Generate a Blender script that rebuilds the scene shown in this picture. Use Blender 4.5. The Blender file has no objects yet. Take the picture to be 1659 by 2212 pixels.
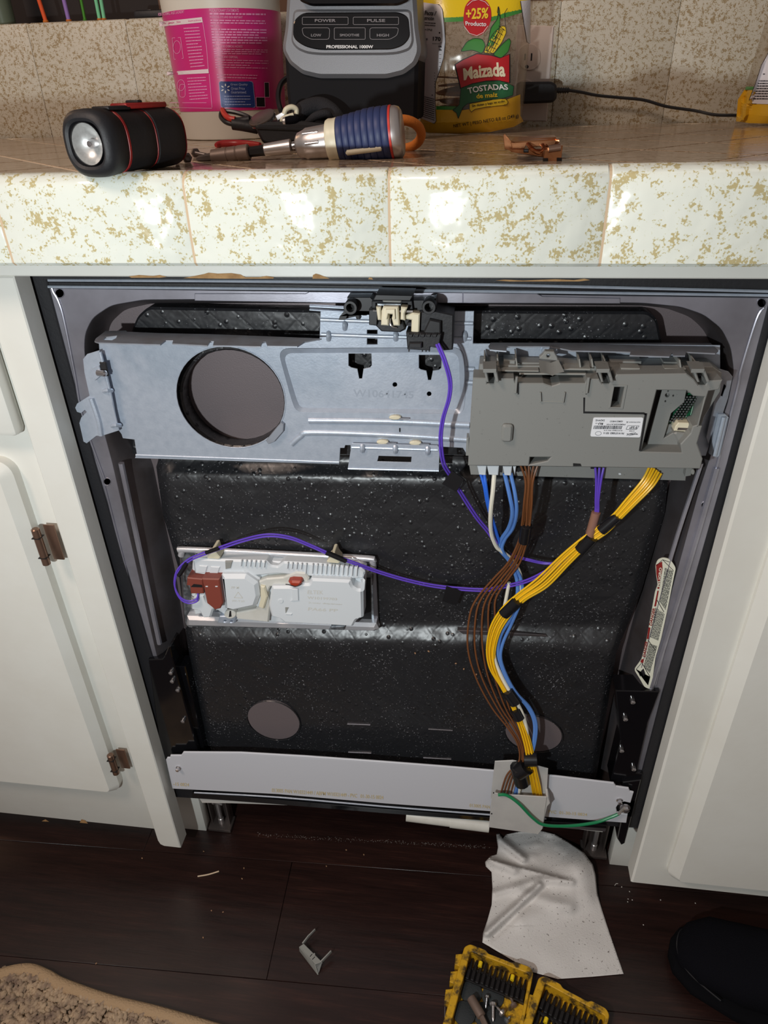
import bpy, bmesh, math, random
from mathutils import Vector, Matrix, noise
from mathutils.geometry import tessellate_polygon
random.seed(7)
S = bpy.context.scene
COL = S.collection
V = Vector
# ------------------------------------------------------------------ camera
FPX, CX0, CY0 = 1500.0, 829.5, 1106.0
CAM = V((0.38763, -0.55656, 0.97770))
CR = V((0.99147721, 0.12783901, -0.02510235))
CU = V((-0.04497854, 0.51672026, 0.85497199))
CF = V((-0.12226966, 0.84655618, -0.51806637)); CF = CR.cross(CU) * -1.0
cd = bpy.data.cameras.new('camera'); cam = bpy.data.objects.new('camera', cd); COL.objects.link(cam)
cd.sensor_fit = 'HORIZONTAL'; cd.sensor_width = 36.0; cd.lens = 36.0 * FPX / 1659.0; cd.clip_start = 0.01
m3 = Matrix((CR, CU, -CF)).transposed()
cam.matrix_world = Matrix.Translation(CAM) @ m3.to_4x4()
S.camera = cam
# ------------------------------------------------------------------ world, lamps, exposure
wd = bpy.data.worlds.new('room_air'); S.world = wd; wd.use_nodes = True
wd.node_tree.nodes['Background'].inputs[0].default_value = (1.0, 0.85, 0.78, 1)
wd.node_tree.nodes['Background'].inputs[1].default_value = 0.165
def lamp(name, kind, loc, aim, power, color, **k):
    d = bpy.data.lights.new(name, kind); d.energy = power; d.color = color
    for a, b in k.items(): setattr(d, a, b)
    o = bpy.data.objects.new(name, d); COL.objects.link(o); o.location = loc
    o.rotation_euler = (V(aim) - V(loc)).to_track_quat('-Z', 'Y').to_euler()
    return o
lamp('work_light', 'SPOT', (0.130, -0.74, 0.874), (0.34, 0.0, 0.64), 17.4, (0.91, 0.98, 1.0), spot_size=math.radians(150), spot_blend=0.9, shadow_soft_size=0.012)
lamp('ceiling_lamp', 'AREA', (-0.6, -0.95, 2.2), (0.2, 0.2, 0.8), 15.0, (1.0, 0.79, 0.66), shape='DISK', size=0.45)
lamp('warm_fill_lamp', 'AREA', (-1.6, 1.0, 1.95), (-0.1, -0.05, 0.3), 5.0, (1.0, 0.62, 0.36), shape='DISK', size=0.40)  # added warm fill from behind left, kept for the glow on the counter
S.view_settings.view_transform = 'Standard'; S.view_settings.look = 'None'
S.view_settings.exposure = 0.0; S.view_settings.gamma = 1.0; S.view_settings.use_curve_mapping = False

# ------------------------------------------------------------------ where a measured image point lies on a real plane
def ray(u, v): return CF + CR * ((u - CX0) / FPX) - CU * ((v - CY0) / FPX)
def W(u, v, y):
    d = ray(u, v); return CAM + d * ((y - CAM.y) / d.y)
def F(u, v, z=0.0):
    d = ray(u, v); return CAM + d * ((z - CAM.z) / d.z)
def PX(y): return lambda u, v: W(u, v, y)
MM = lambda px, y=0.03: px * (y - CAM.y) / 0.80 / FPX     # rough size of a pixel length at depth y

# ------------------------------------------------------------------ materials
def lin(c):
    def f(x):
        x /= 255.0
        return x / 12.92 if x <= 0.04045 else ((x + 0.055) / 1.055) ** 2.4
    return (f(c[0]), f(c[1]), f(c[2]), 1)
def newmat(name):
    m = bpy.data.materials.new(name); m.use_nodes = True
    return m, m.node_tree.nodes, m.node_tree.links, m.node_tree.nodes['Principled BSDF']
def pos(n, l, stretch=None):
    g = n.new('ShaderNodeNewGeometry')
    if not stretch: return g.outputs['Position']
    mp = n.new('ShaderNodeMapping'); mp.inputs['Scale'].default_value = stretch; l.new(g.outputs['Position'], mp.inputs['Vector'])
    return mp.outputs['Vector']
def nz(n, l, vec, scale, detail=3, rough=0.5):
    t = n.new('ShaderNodeTexNoise'); t.inputs['Scale'].default_value = scale; t.inputs['Detail'].default_value = detail
    t.inputs['Roughness'].default_value = rough; l.new(vec, t.inputs['Vector']); return t.outputs['Fac']
def ramp(n, l, fac, stops):
    r = n.new('ShaderNodeValToRGB'); e = r.color_ramp.elements
    while len(e) < len(stops): e.new(0.5)
    for i, (p_, c) in enumerate(stops): e[i].position = p_; e[i].color = c
    l.new(fac, r.inputs['Fac']); return r.outputs['Color']
def mat(name, c, rough=0.5, metal=0.0, var=None, bump=None, coat=0.0, spec=0.5, trans=0.0, stretch=None, c2=None, alpha=1.0, bstretch=None):
    """c in sRGB 0-255; var=(scale, lo, hi) mixes c towards c2 with noise; bump=(scale, strength)"""
    m, n, l, b = newmat(name)
    b.inputs['Base Color'].default_value = lin(c); b.inputs['Roughness'].default_value = rough; b.inputs['Metallic'].default_value = metal
    b.inputs['Specular IOR Level'].default_value = spec; b.inputs['Coat Weight'].default_value = coat; b.inputs['Coat Roughness'].default_value = 0.08
    b.inputs['Transmission Weight'].default_value = trans; b.inputs['Alpha'].default_value = alpha
    if var:
        k = nz(n, l, pos(n, l, stretch), var[0], 4, 0.6)
        l.new(ramp(n, l, k, [(var[1], lin(c)), (var[2], lin(c2 or tuple(x * .7 for x in c)))]), b.inputs['Base Color'])
    if bump:
        k = nz(n, l, pos(n, l, bstretch), bump[0], 3, 0.5)
        bp = n.new('ShaderNodeBump'); bp.inputs['Strength'].default_value = bump[1]; bp.inputs['Distance'].default_value = 0.002
        l.new(k, bp.inputs['Height']); l.new(bp.outputs['Normal'], b.inputs['Normal'])
    return m
def mathn(n, l, op, a, bb):
    x = n.new('ShaderNodeMath'); x.operation = op
    for i, q in enumerate((a, bb)):
        if isinstance(q, (int, float)): x.inputs[i].default_value = q
        else: l.new(q, x.inputs[i])
    return x.outputs[0]
def speckle(name, base, spot, rough=0.12, thr=.52, bmp=.35, sc=1.25):
    m, n, l, b = newmat(name); p_ = pos(n, l)
    a = nz(n, l, p_, 120 * sc, 2, 0.55); f = nz(n, l, p_, 430 * sc, 2, 0.55); big = nz(n, l, p_, 42 * sc, 2, .5)
    s = mathn(n, l, 'ADD', mathn(n, l, 'MULTIPLY', a, 0.47), mathn(n, l, 'ADD', mathn(n, l, 'MULTIPLY', f, 0.38), mathn(n, l, 'MULTIPLY', big, 0.15)))
    halo = tuple((base[i] * .8 + (spot[i] + (0, 12, 8)[i]) * .2) for i in range(3))
    l.new(ramp(n, l, s, [(0.0, lin(base)), (thr, lin(base)), (thr + .025, lin(halo)), (thr + .052, lin(spot)), (1, lin(spot))]), b.inputs['Base Color'])
    b.inputs['Roughness'].default_value = rough
    bp = n.new('ShaderNodeBump'); bp.inputs['Strength'].default_value = bmp; bp.inputs['Distance'].default_value = 0.003
    l.new(nz(n, l, p_, 70, 1, .4), bp.inputs['Height']); l.new(bp.outputs['Normal'], b.inputs['Normal'])
    return m
M = {}
M['tile'] = speckle('speckled_glaze', (229, 233, 223), (192, 179, 134))
M['wall_tile'] = speckle('speckled_wall_glaze', (206, 200, 184), (160, 140, 106), 0.42, .50, .12, 1.7)
M['top_tile_dim'] = speckle('speckled_glaze_dim', (176, 158, 138), (130, 106, 80), 0.15, .50, .08, 1.5)  # same glaze as the edge tiles, with the dim counter light put into its colour
M['grout'] = mat('tan_grout', (206, 182, 152), 0.9)
M['grout_pale'] = mat('pale_grout', (236, 220, 196), 0.9)
M['paint'] = mat('cream_paint', (226, 226, 219), 0.38, var=(9, .35, .8), c2=(219, 217, 208), bump=(160, .05))
M['jamb'] = mat('cream_paint_jamb', (205, 203, 192), 0.55, var=(60, .55, .85), c2=(178, 174, 162), bump=(120, .15))
M['wood_bare'] = mat('bare_wood_chip', (186, 146, 98), 0.8, var=(90, .3, .7), c2=(150, 112, 70))
M['black'] = mat('black_rubber', (26, 26, 30), 0.55, bump=(300, .1))
M['black_pl'] = mat('black_plastic', (30, 30, 33), 0.38)
M['black_gl'] = mat('black_gloss', (14, 14, 17), 0.12, coat=.3)
M['dark'] = mat('dark_void', (16, 15, 17), 0.6)  # near-black parts, and sheets standing for the shade inside holes and gaps
M['fabric_blk'] = mat('black_fabric', (32, 31, 35), 0.9, bump=(700, .5))
M['navy'] = mat('dark_navy_knit', (15, 15, 20), 0.95, bump=(900, .6), spec=.08)
M['steel'] = mat('stainless_liner', (186, 186, 198), 0.32, metal=.75, var=(14, .3, .8), c2=(140, 138, 146), bstretch=(4, 60, 60), bump=(40, .03))
M['steel_dk'] = mat('dark_stainless', (112, 108, 112), 0.42, metal=.75, var=(20, .35, .75), c2=(92, 84, 82))
M['taupe'] = mat('taupe_pan', (116, 106, 108), 0.5, metal=.35, bump=(900, .08))
M['galv'] = mat('galvanised_steel', (184, 193, 206), 0.38, metal=.4, var=(130, .35, .75), c2=(170, 180, 194), bump=(500, .05))
M['stamp'] = mat('stamped_steel', (164, 173, 186), .4, metal=.4)
M['galv_dk'] = mat('galvanised_steel_shaded', (158, 164, 174), 0.45, metal=.55, var=(60, .4, .8), c2=(140, 138, 142))  # darker copy of the bracket steel: shade of the up-facing lip in the colour
M['chrome'] = mat('chrome', (206, 204, 206), 0.2, metal=.95)
M['trim'] = mat('bright_trim', (206, 206, 210), .28, metal=.5)
M['zinc'] = mat('mottled_zinc', (178, 184, 190), 0.35, metal=.8, var=(120, .4, .6), c2=(120, 126, 132))
M['grey_pl'] = mat('grey_module_plastic', (128, 129, 126), 0.48, var=(320, .66, .74), c2=(98, 98, 96))
M['grey_lt'] = mat('light_grey_plastic', (142, 142, 137), 0.45)
M['white_pl'] = mat('white_plastic', (210, 215, 219), 0.35)
M['ivory'] = mat('ivory_plastic', (216, 208, 182), 0.4)
M['cloudy'] = mat('cloudy_plastic', (206, 205, 198), 0.35, var=(30, .4, .8), c2=(190, 187, 176))
M['milky'] = mat('milky_sleeve', (196, 194, 190), 0.38, trans=0.0, var=(26, .4, .8), c2=(180, 178, 176), alpha=.93)
M['panel'] = mat('toe_panel_white', (198, 199, 205), 0.5, bump=(260, .04))
M['panel_ink'] = mat('faded_tan_ink', (204, 186, 144), 0.7)
M['rust'] = mat('brick_red_plastic', (128, 62, 50), 0.45)
M['seal_red'] = mat('red_seal', (160, 56, 36), 0.3)
M['pcb'] = mat('green_board', (22, 88, 56), 0.35, var=(420, .5, .56), c2=(14, 52, 36))
M['pcb_line'] = mat('board_print', (190, 214, 196), 0.5)
M['w_purple'] = mat('purple_wire', (98, 68, 190), 0.35)
M['w_white'] = mat('white_wire', (226, 222, 206), 0.35)
M['w_blue'] = mat('blue_wire', (88, 132, 200), 0.35)
M['w_blue2'] = mat('bright_blue_wire', (44, 104, 214), 0.35)
M['w_brown'] = mat('brown_wire', (112, 68, 38), 0.35)
M['w_yellow'] = mat('yellow_wire', (240, 188, 24), 0.35)
M['w_green'] = mat('green_wire', (20, 122, 76), 0.3)
M['tape'] = mat('black_tape', (22, 22, 25), 0.28)
M['clear_br'] = mat('amber_sleeve', (150, 110, 92), 0.25, alpha=.85)
M['ink'] = mat('black_print', (30, 28, 34), 0.6)
M['lab_white'] = mat('label_white', (226, 228, 232), 0.45)
M['lab_cream'] = mat('label_cream', (222, 222, 204), 0.5)
M['lab_red'] = mat('label_red', (140, 36, 34), 0.5)
M['bronze'] = mat('bronze_hinge', (140, 112, 96), 0.3, metal=.8)
M['copper'] = mat('copper_clip', (206, 146, 104), 0.22, metal=.9, var=(60, .4, .7), c2=(150, 96, 60))
M['tub'] = mat('tub_white', (214, 208, 196), 0.4)
M['pink'] = mat('magenta_wrap', (204, 42, 132), 0.28, var=(7, .35, .7), c2=(196, 40, 104))
M['pinkline'] = mat('pink_print', (228, 150, 190), 0.5)
M['tublab'] = mat('pale_pink_band', (224, 206, 208), 0.5)
M['blue_lab'] = mat('blue_badge', (38, 58, 122), 0.4)
M['blue_txt'] = mat('pale_blue_print', (150, 160, 200), 0.5)
M['silver'] = mat('silver_plastic', (124, 124, 128), 0.42, metal=.2, bump=(1500, .08))
M['btn'] = mat('button_outline', (128, 120, 122), 0.4)
M['wht_txt'] = mat('white_print', (232, 232, 232), 0.5)
M['yel_bag'] = mat('yellow_film', (238, 204, 30), 0.25, bump=(34, .2))
M['yel_bag2'] = mat('ochre_film', (226, 176, 40), 0.3, bump=(40, .35))
M['grn_bag'] = mat('green_film', (66, 140, 62), 0.3)
M['grn_dk'] = mat('green_banner', (42, 104, 66), 0.35)
M['red_bag'] = mat('red_film', (190, 34, 42), 0.3)
M['bag_blk'] = mat('bag_black_ink', (26, 22, 26), 0.45)
M['corn'] = mat('corn_yellow', (240, 206, 50), 0.35)
M['cream_txt'] = mat('cream_print', (240, 232, 200), 0.45)
M['nutri'] = mat('nutrition_white', (222, 218, 222), 0.4)
M['tostada'] = mat('tostada', (178, 122, 66), 0.8, var=(60, .3, .7), c2=(140, 88, 44), bump=(120, .5))
M['outlet'] = mat('outlet_plastic', (216, 200, 190), 0.35)
M['orange'] = mat('orange_foam', (206, 118, 40), 0.75, bump=(500, .2))
M['blue_grip'] = mat('blue_grip', (40, 52, 94), 0.5)
M['reflector'] = mat('silver_reflector', (206, 206, 204), 0.35, metal=.55, var=(160, .4, .7), c2=(170, 170, 168))
M['black_body'] = mat('black_appliance_plastic', (22, 21, 24), 0.75, spec=.2)
M['shoe_blk'] = mat('matte_black_sole', (13, 13, 16), .95, spec=.08)
M['red'] = mat('red_plastic', (158, 34, 34), 0.4)
M['red_br'] = mat('bright_red', (196, 52, 40), 0.4)
M['nickel'] = mat('nickel', (196, 190, 188), 0.33, metal=.8)
M['gun'] = mat('gunmetal', (110, 100, 96), 0.4, metal=.7)
M['brown_met'] = mat('brown_holder', (120, 102, 92), 0.5, metal=.3)
M['yel_case'] = mat('worn_yellow_case', (206, 158, 28), 0.5, var=(80, .46, .62), c2=(74, 58, 28), bump=(200, .2))
M['bit'] = mat('black_oxide', (34, 31, 32), 0.42, metal=.3)
M['pad'] = mat('dark_rubber_pad', (44, 48, 50), 0.8, bump=(600, .3))
M['wood_pick'] = mat('toothpick_wood', (210, 188, 160), 0.7)
M['crumb'] = mat('crumb', (150, 116, 88), 0.8)
M['dust'] = mat('grey_dust', (128, 120, 116), 0.9)
M['lint'] = mat('white_lint', (200, 196, 190), 0.9)
M['rug'] = mat('beige_loop', (182, 158, 130), 0.95, var=(60, .35, .65), c2=(122, 102, 88))
M['rug_edge'] = mat('beige_binding', (170, 142, 110), 0.95, bump=(420, .8))
M['towel'] = mat('white_paper_towel', (216, 213, 210), 0.95, var=(300, .64, .70), c2=(104, 96, 92), bump=(500, .25))
M['door_void'] = mat('dark_room_beyond', (44, 36, 34), 0.8)
M['brown_wall'] = mat('brown_wall_paint', (112, 84, 68), 0.8)
for k_, c_ in dict(st_orange=(226, 90, 44), st_purple=(150, 118, 190), st_green=(70, 140, 40), st_mint=(126, 206, 158), jar_grey=(96, 108, 92)).items():
    M[k_] = mat(k_, c_, 0.3)
# soft black sound mat: bumps, embossed lattice, dust specks
def make_mat_material():
    m, n, l, b = newmat('bitumen_sound_mat'); p_ = pos(n, l)
    sp = nz(n, l, p_, 520, 2, .5); dirt = nz(n, l, p_, 30, 3, .6)
    s = mathn(n, l, 'ADD', mathn(n, l, 'MULTIPLY', sp, .82), mathn(n, l, 'MULTIPLY', dirt, .18))
    l.new(ramp(n, l, s, [(0, lin((27, 28, 31))), (.635, lin((30, 31, 34))), (.68, lin((118, 118, 122))), (1, lin((160, 160, 164)))]), b.inputs['Base Color'])
    b.inputs['Roughness'].default_value = 0.36; b.inputs['Specular IOR Level'].default_value = .75
    sx = n.new('ShaderNodeSeparateXYZ'); l.new(p_, sx.inputs[0])
    def band(sign):
        q = mathn(n, l, 'ADD', sx.outputs['X'], mathn(n, l, 'MULTIPLY', sx.outputs['Z'], sign))
        return mathn(n, l, 'ABSOLUTE', mathn(n, l, 'SINE', mathn(n, l, 'MULTIPLY', q, 125.0), 0), 0)
    lat = mathn(n, l, 'MULTIPLY', mathn(n, l, 'MINIMUM', mathn(n, l, 'MULTIPLY', mathn(n, l, 'MINIMUM', band(1.0), band(-1.0)), 3.0), 1.0), .08)
    vo = n.new('ShaderNodeTexVoronoi'); vo.inputs['Scale'].default_value = 95; l.new(p_, vo.inputs['Vector'])
    blob = mathn(n, l, 'MAXIMUM', mathn(n, l, 'SUBTRACT', 0.24, vo.outputs['Distance']), 0.0)
    big = nz(n, l, p_, 60, 2, .5)
    h = mathn(n, l, 'ADD', mathn(n, l, 'ADD', lat, mathn(n, l, 'MULTIPLY', blob, 4.0)), mathn(n, l, 'MULTIPLY', big, .9))
    bp = n.new('ShaderNodeBump'); bp.inputs['Strength'].default_value = 0.55; bp.inputs['Distance'].default_value = 0.0022
    l.new(h, bp.inputs['Height']); l.new(bp.outputs['Normal'], b.inputs['Normal'])
    return m
M['mat'] = make_mat_material()
def make_floor_material():
    m, n, l, b = newmat('dark_cherry_boards'); oi = n.new('ShaderNodeObjectInfo')
    p_ = pos(n, l, (2.2, 26, 26)); g1 = nz(n, l, p_, 3.2, 6, .65); g2 = nz(n, l, pos(n, l, (5, 120, 120)), 4, 3, .6)
    s = mathn(n, l, 'ADD', mathn(n, l, 'MULTIPLY', g1, .6), mathn(n, l, 'ADD', mathn(n, l, 'MULTIPLY', g2, .28), mathn(n, l, 'MULTIPLY', oi.outputs['Random'], .12)))
    l.new(ramp(n, l, s, [(.30, lin((24, 14, 13))), (.5, lin((42, 25, 22))), (.68, lin((66, 40, 33)))]), b.inputs['Base Color'])
    b.inputs['Roughness'].default_value = .34
    bp = n.new('ShaderNodeBump'); bp.inputs['Strength'].default_value = .25; bp.inputs['Distance'].default_value = .0012
    l.new(g1, bp.inputs['Height']); l.new(bp.outputs['Normal'], b.inputs['Normal'])
    return m
M['floor'] = make_floor_material()
def make_film():
    m, n, l, b = newmat('clear_bag_film'); out = n['Material Output']
    t = n.new('ShaderNodeBsdfTransparent'); t.inputs[0].default_value = (.93, .9, .86, 1)
    g = n.new('ShaderNodeBsdfGlossy'); g.inputs['Roughness'].default_value = .12; g.inputs[0].default_value = (.8, .78, .74, 1)
    d = n.new('ShaderNodeBsdfDiffuse'); d.inputs[0].default_value = lin((190, 176, 156))
    a1 = n.new('ShaderNodeMixShader'); a1.inputs[0].default_value = .5; l.new(g.outputs[0], a1.inputs[1]); l.new(d.outputs[0], a1.inputs[2])
    a2 = n.new('ShaderNodeMixShader'); a2.inputs[0].default_value = .24; l.new(t.outputs[0], a2.inputs[1]); l.new(a1.outputs[0], a2.inputs[2])
    bp = n.new('ShaderNodeBump'); bp.inputs['Strength'].default_value = .6; bp.inputs['Distance'].default_value = .004
    l.new(nz(n, l, pos(n, l), 30, 2, .5), bp.inputs['Height']); l.new(bp.outputs['Normal'], g.inputs['Normal'])
    l.new(a2.outputs[0], out.inputs['Surface']); return m
M['film'] = make_film()

# ------------------------------------------------------------------ object helpers
ORD = ['first', 'second', 'third', 'fourth', 'fifth', 'sixth', 'seventh', 'eighth', 'ninth', 'tenth', 'eleventh', 'twelfth', 'thirteenth']
ORG = {}
def tag(o, label=None, cat=None, group=None, kind=None):
    if label: o['label'] = label
    if cat: o['category'] = cat
    if group: o['group'] = group
    if kind: o['kind'] = kind
    return o
def thing(name, label, cat, base, group=None):
    o = bpy.data.objects.new(name, None); COL.objects.link(o); o.location = V(base); o.empty_display_size = .02
    ORG[o] = V(base); return tag(o, label, cat, group)
def sub(name, parent, label=None):
    o = bpy.data.objects.new(name, None); COL.objects.link(o); o.parent = parent; o.empty_display_size = .01; ORG[o] = ORG[parent]
    if label: o['label'] = label
    return o
def link(name, me, parent, base):
    o = bpy.data.objects.new(name, me); COL.objects.link(o)
    if parent is not None:
        o.parent = parent; ORG[o] = ORG[parent]
    else:
        o.location = base; ORG[o] = base
    return o
def mk(name, verts, faces, material, parent=None, smooth=False, label=None, base=None, fix=True):
    verts = [V(v) for v in verts]
    if parent is not None: org = ORG[parent]
    else:
        org = V(base) if base is not None else V((sum(v.x for v in verts) / len(verts), sum(v.y for v in verts) / len(verts), min(v.z for v in verts)))
    me = bpy.data.meshes.new(name); me.from_pydata([v - org for v in verts], [], faces)
    if fix:
        bm = bmesh.new(); bm.from_mesh(me); bmesh.ops.recalc_face_normals(bm, faces=bm.faces); bm.to_mesh(me); bm.free()
    if smooth:
        me.polygons.foreach_set('use_smooth', [True] * len(me.polygons))
        if smooth != 'all': me.set_sharp_from_angle(angle=math.radians(38))
    me.materials.append(M[material] if isinstance(material, str) else material)
    o = link(name, me, parent, org)
    if label: o['label'] = label
    return o
def area2(p): return sum(p[i][0] * p[(i + 1) % len(p)][1] - p[(i + 1) % len(p)][0] * p[i][1] for i in range(len(p))) / 2
def inset(p, c):
    n = len(p); out = []
    for i in range(n):
        a, b, d = V(p[i - 1]), V(p[i]), V(p[(i + 1) % n])
        e1 = (b - a); e2 = (d - b)
        if e1.length < 1e-9 or e2.length < 1e-9: out.append(tuple(b)); continue
        e1.normalize(); e2.normalize()
        n1 = V((-e1.y, e1.x)); n2 = V((-e2.y, e2.x)); bis = n1 + n2
        if bis.length < .3: out.append(tuple(b)); continue
        bis.normalize(); k = c / max(.45, bis.dot(n1)); out.append(tuple(b + bis * k))
    return out
def prism_verts(loops, f0, f1, bev, place):
    """loops: 2-D outlines (first outer); place(x,y,d) -> 3-D; d from f0 (front) to f1 (back)"""
    vs, fs = [], []; L2 = []
    for i, p in enumerate(loops):
        a = area2(p)
        if (i == 0) != (a > 0): p = p[::-1]
        L2.append(p)
    ins = [inset(p, bev) if bev else p for p in L2]
    sgn = 1 if f1 > f0 else -1
    rings = []
    for p, q in zip(L2, ins):
        s = len(vs); n = len(p)
        vs += [place(x, y, f0) for x, y in q]
        r = [s]
        if bev:
            vs += [place(x, y, f0 + sgn * min(bev, abs(f1 - f0) * .6)) for x, y in p]; r.append(s + n)
        vs += [place(x, y, f1) for x, y in p]; r.append(r[-1] + n); rings.append((r, n))
    tri = tessellate_polygon([[V((x, y, 0)) for x, y in q] for q in ins])
    fidx, bidx = [], []
    for (r, n) in rings: fidx += list(range(r[0], r[0] + n)); bidx += list(range(r[-1], r[-1] + n))
    for t in tri: fs.append([fidx[i] for i in t]); fs.append([bidx[i] for i in reversed(t)])
    for (r, n) in rings:
        for a, b in zip(r, r[1:]):
            for i in range(n): j = (i + 1) % n; fs.append([a + i, a + j, b + j, b + i])
    return vs, fs
def slab(name, px, y0, y1, material, parent=None, holes=(), bev=0.0005, label=None, base=None):
    loops = [[(W(u, v, y0).x, W(u, v, y0).z) for u, v in q] for q in [px] + list(holes)]
    vs, fs = prism_verts(loops, y0, y1, bev, lambda x, z, d: V((x, d, z)))
    return mk(name, vs, fs, material, parent, label=label, base=base)
def hslab(name, px, z0, th, material, parent=None, holes=(), label=None, bev=0.0):
    loops = [[(F(u, v, z0).x, F(u, v, z0).y) for u, v in q] for q in [px] + list(holes)]
    vs, fs = prism_verts(loops, z0, z0 - th, bev, lambda x, y, d: V((x, y, d)))
    return mk(name, vs, fs, material, parent, label=label)
def loft(name, A, B, material, parent=None, smooth=False):
    n = len(A); return mk(name, list(A) + list(B), [[i, (i + 1) % n, n + (i + 1) % n, n + i] for i in range(n)], material, parent, smooth)
def rr(x0, y0, x1, y1, r, n=5):
    pts = []
    for cx, cy, a in ((x1 - r, y0 + r, -90), (x1 - r, y1 - r, 0), (x0 + r, y1 - r, 90), (x0 + r, y0 + r, 180)):
        for i in range(n + 1):
            t = math.radians(a + 90 * i / n); pts.append((cx + r * math.cos(t), cy + r * math.sin(t)))
    return pts
def rnd(pts, r, n=4):
    out = []; N = len(pts)
    for i in range(N):
        a, b, c = V(pts[i - 1]), V(pts[i]), V(pts[(i + 1) % N])
        la, lc = (a - b).length, (c - b).length; d = min(r, la * .45, lc * .45)
        p, q = b + (a - b) / la * d, b + (c - b) / lc * d
        for k in range(n + 1):
            t = k / n; out.append(tuple(p * (1 - t) ** 2 + b * 2 * t * (1 - t) + q * t * t))
    return out
def ell(cx, cy, rx, ry, n=28, tilt=0.0):
    return [(cx + rx * math.cos(t), cy + ry * math.sin(t) + tilt * math.cos(t)) for t in [2 * math.pi * i / n for i in range(n)]]
def cat(pts, k=6):
    P = [V(p) for p in pts]; out = []
    for i in range(len(P) - 1):
        a, b, c, d = P[max(i - 1, 0)], P[i], P[i + 1], P[min(i + 2, len(P) - 1)]
        for s in range(k):
            t = s / k; out.append(.5 * ((2 * b) + (c - a) * t + (2 * a - 5 * b + 4 * c - d) * t * t + (3 * b - a - 3 * c + d) * t ** 3))
    out.append(P[-1]); return out
def tube_geo(P, r, n=8, closed=False, flat=None):
    vs, fs = [], []; N = len(P); up = None
    for i, p in enumerate(P):
        t = (P[(i + 1) % N] - P[i - 1]) if closed else (P[min(i + 1, N - 1)] - P[max(i - 1, 0)])
        t = t.normalized() if t.length > 1e-9 else V((0, 0, 1))
        if up is None: up = t.orthogonal().normalized()
        up = (up - t * up.dot(t)); up = up.normalized() if up.length > 1e-6 else t.orthogonal().normalized()
        s = t.cross(up); rad = r(i / max(1, N - 1)) if callable(r) else r
        for k in range(n):
            a = 2 * math.pi * k / n; vs.append(p + up * math.cos(a) * rad + s * math.sin(a) * rad)
    for i in range(N if closed else N - 1):
        j = (i + 1) % N
        for k in range(n): k2 = (k + 1) % n; fs.append([i * n + k, i * n + k2, j * n + k2, j * n + k])
    if not closed: fs.append(list(range(n))[::-1]); fs.append([(N - 1) * n + k for k in range(n)])
    return vs, fs
def tube(name, pts, r, material, parent=None, k=6, n=8, label=None, closed=False, base=None):
    P = cat(pts, k) if k else [V(p) for p in pts]
    vs, fs = tube_geo(P, r, n, closed); return mk(name, vs, fs, material, parent, True, label, base)
def frame(o, x, up=(0, 0, 1)):
    x = V(x).normalized(); y = V(up).cross(x).normalized(); z = x.cross(y)
    m = Matrix((x, y, z)).transposed().to_4x4(); m.translation = V(o); return m
def lathe(name, prof, Mx, material, parent=None, n=32, label=None, sq=None, base=None, smooth=True, rib=None, cap=(1, 1)):
    """prof: (distance along local x, radius)"""
    vs, fs = [], []
    for x, r in prof:
        for k in range(n):
            a = 2 * math.pi * k / n; q = 1.0
            if sq: q = 1 / (abs(math.cos(a)) ** sq + abs(math.sin(a)) ** sq) ** (1 / sq)
            if rib: q *= rib(a)
            vs.append(Mx @ V((x, r * q * math.cos(a), r * q * math.sin(a))))
    for i in range(len(prof) - 1):
        for k in range(n): k2 = (k + 1) % n; fs.append([i * n + k, i * n + k2, (i + 1) * n + k2, (i + 1) * n + k])
    if cap[0]: fs.append(list(range(n))[::-1])
    if cap[1]: fs.append([(len(prof) - 1) * n + k for k in range(n)])
    return mk(name, vs, fs, material, parent, smooth, label, base)
def box(name, c, s, material, parent=None, Mx=None, bev=0.0, label=None, seg=2, base=None):
    bm = bmesh.new(); bmesh.ops.create_cube(bm, size=1)
    for v in bm.verts: v.co = V((v.co.x * s[0], v.co.y * s[1], v.co.z * s[2]))
    if bev: bmesh.ops.bevel(bm, geom=list(bm.edges), offset=bev, segments=seg, affect='EDGES', profile=.5)
    T = (Mx or Matrix.Identity(4)) @ Matrix.Translation(V(c))
    bm.verts.index_update(); vs = [T @ v.co for v in bm.verts]; fs = [[v.index for v in f.verts] for f in bm.faces]; bm.free()
    return mk(name, vs, fs, material, parent, bool(bev), label, base)
def torus_pts(Mx, R, n=28, a0=0, a1=360, ry=1.0):
    return [Mx @ V((0, R * math.cos(math.radians(a0 + (a1 - a0) * i / n)), R * ry * math.sin(math.radians(a0 + (a1 - a0) * i / n)))) for i in range(n + (0 if abs(a1 - a0) >= 360 else 1))]
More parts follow.
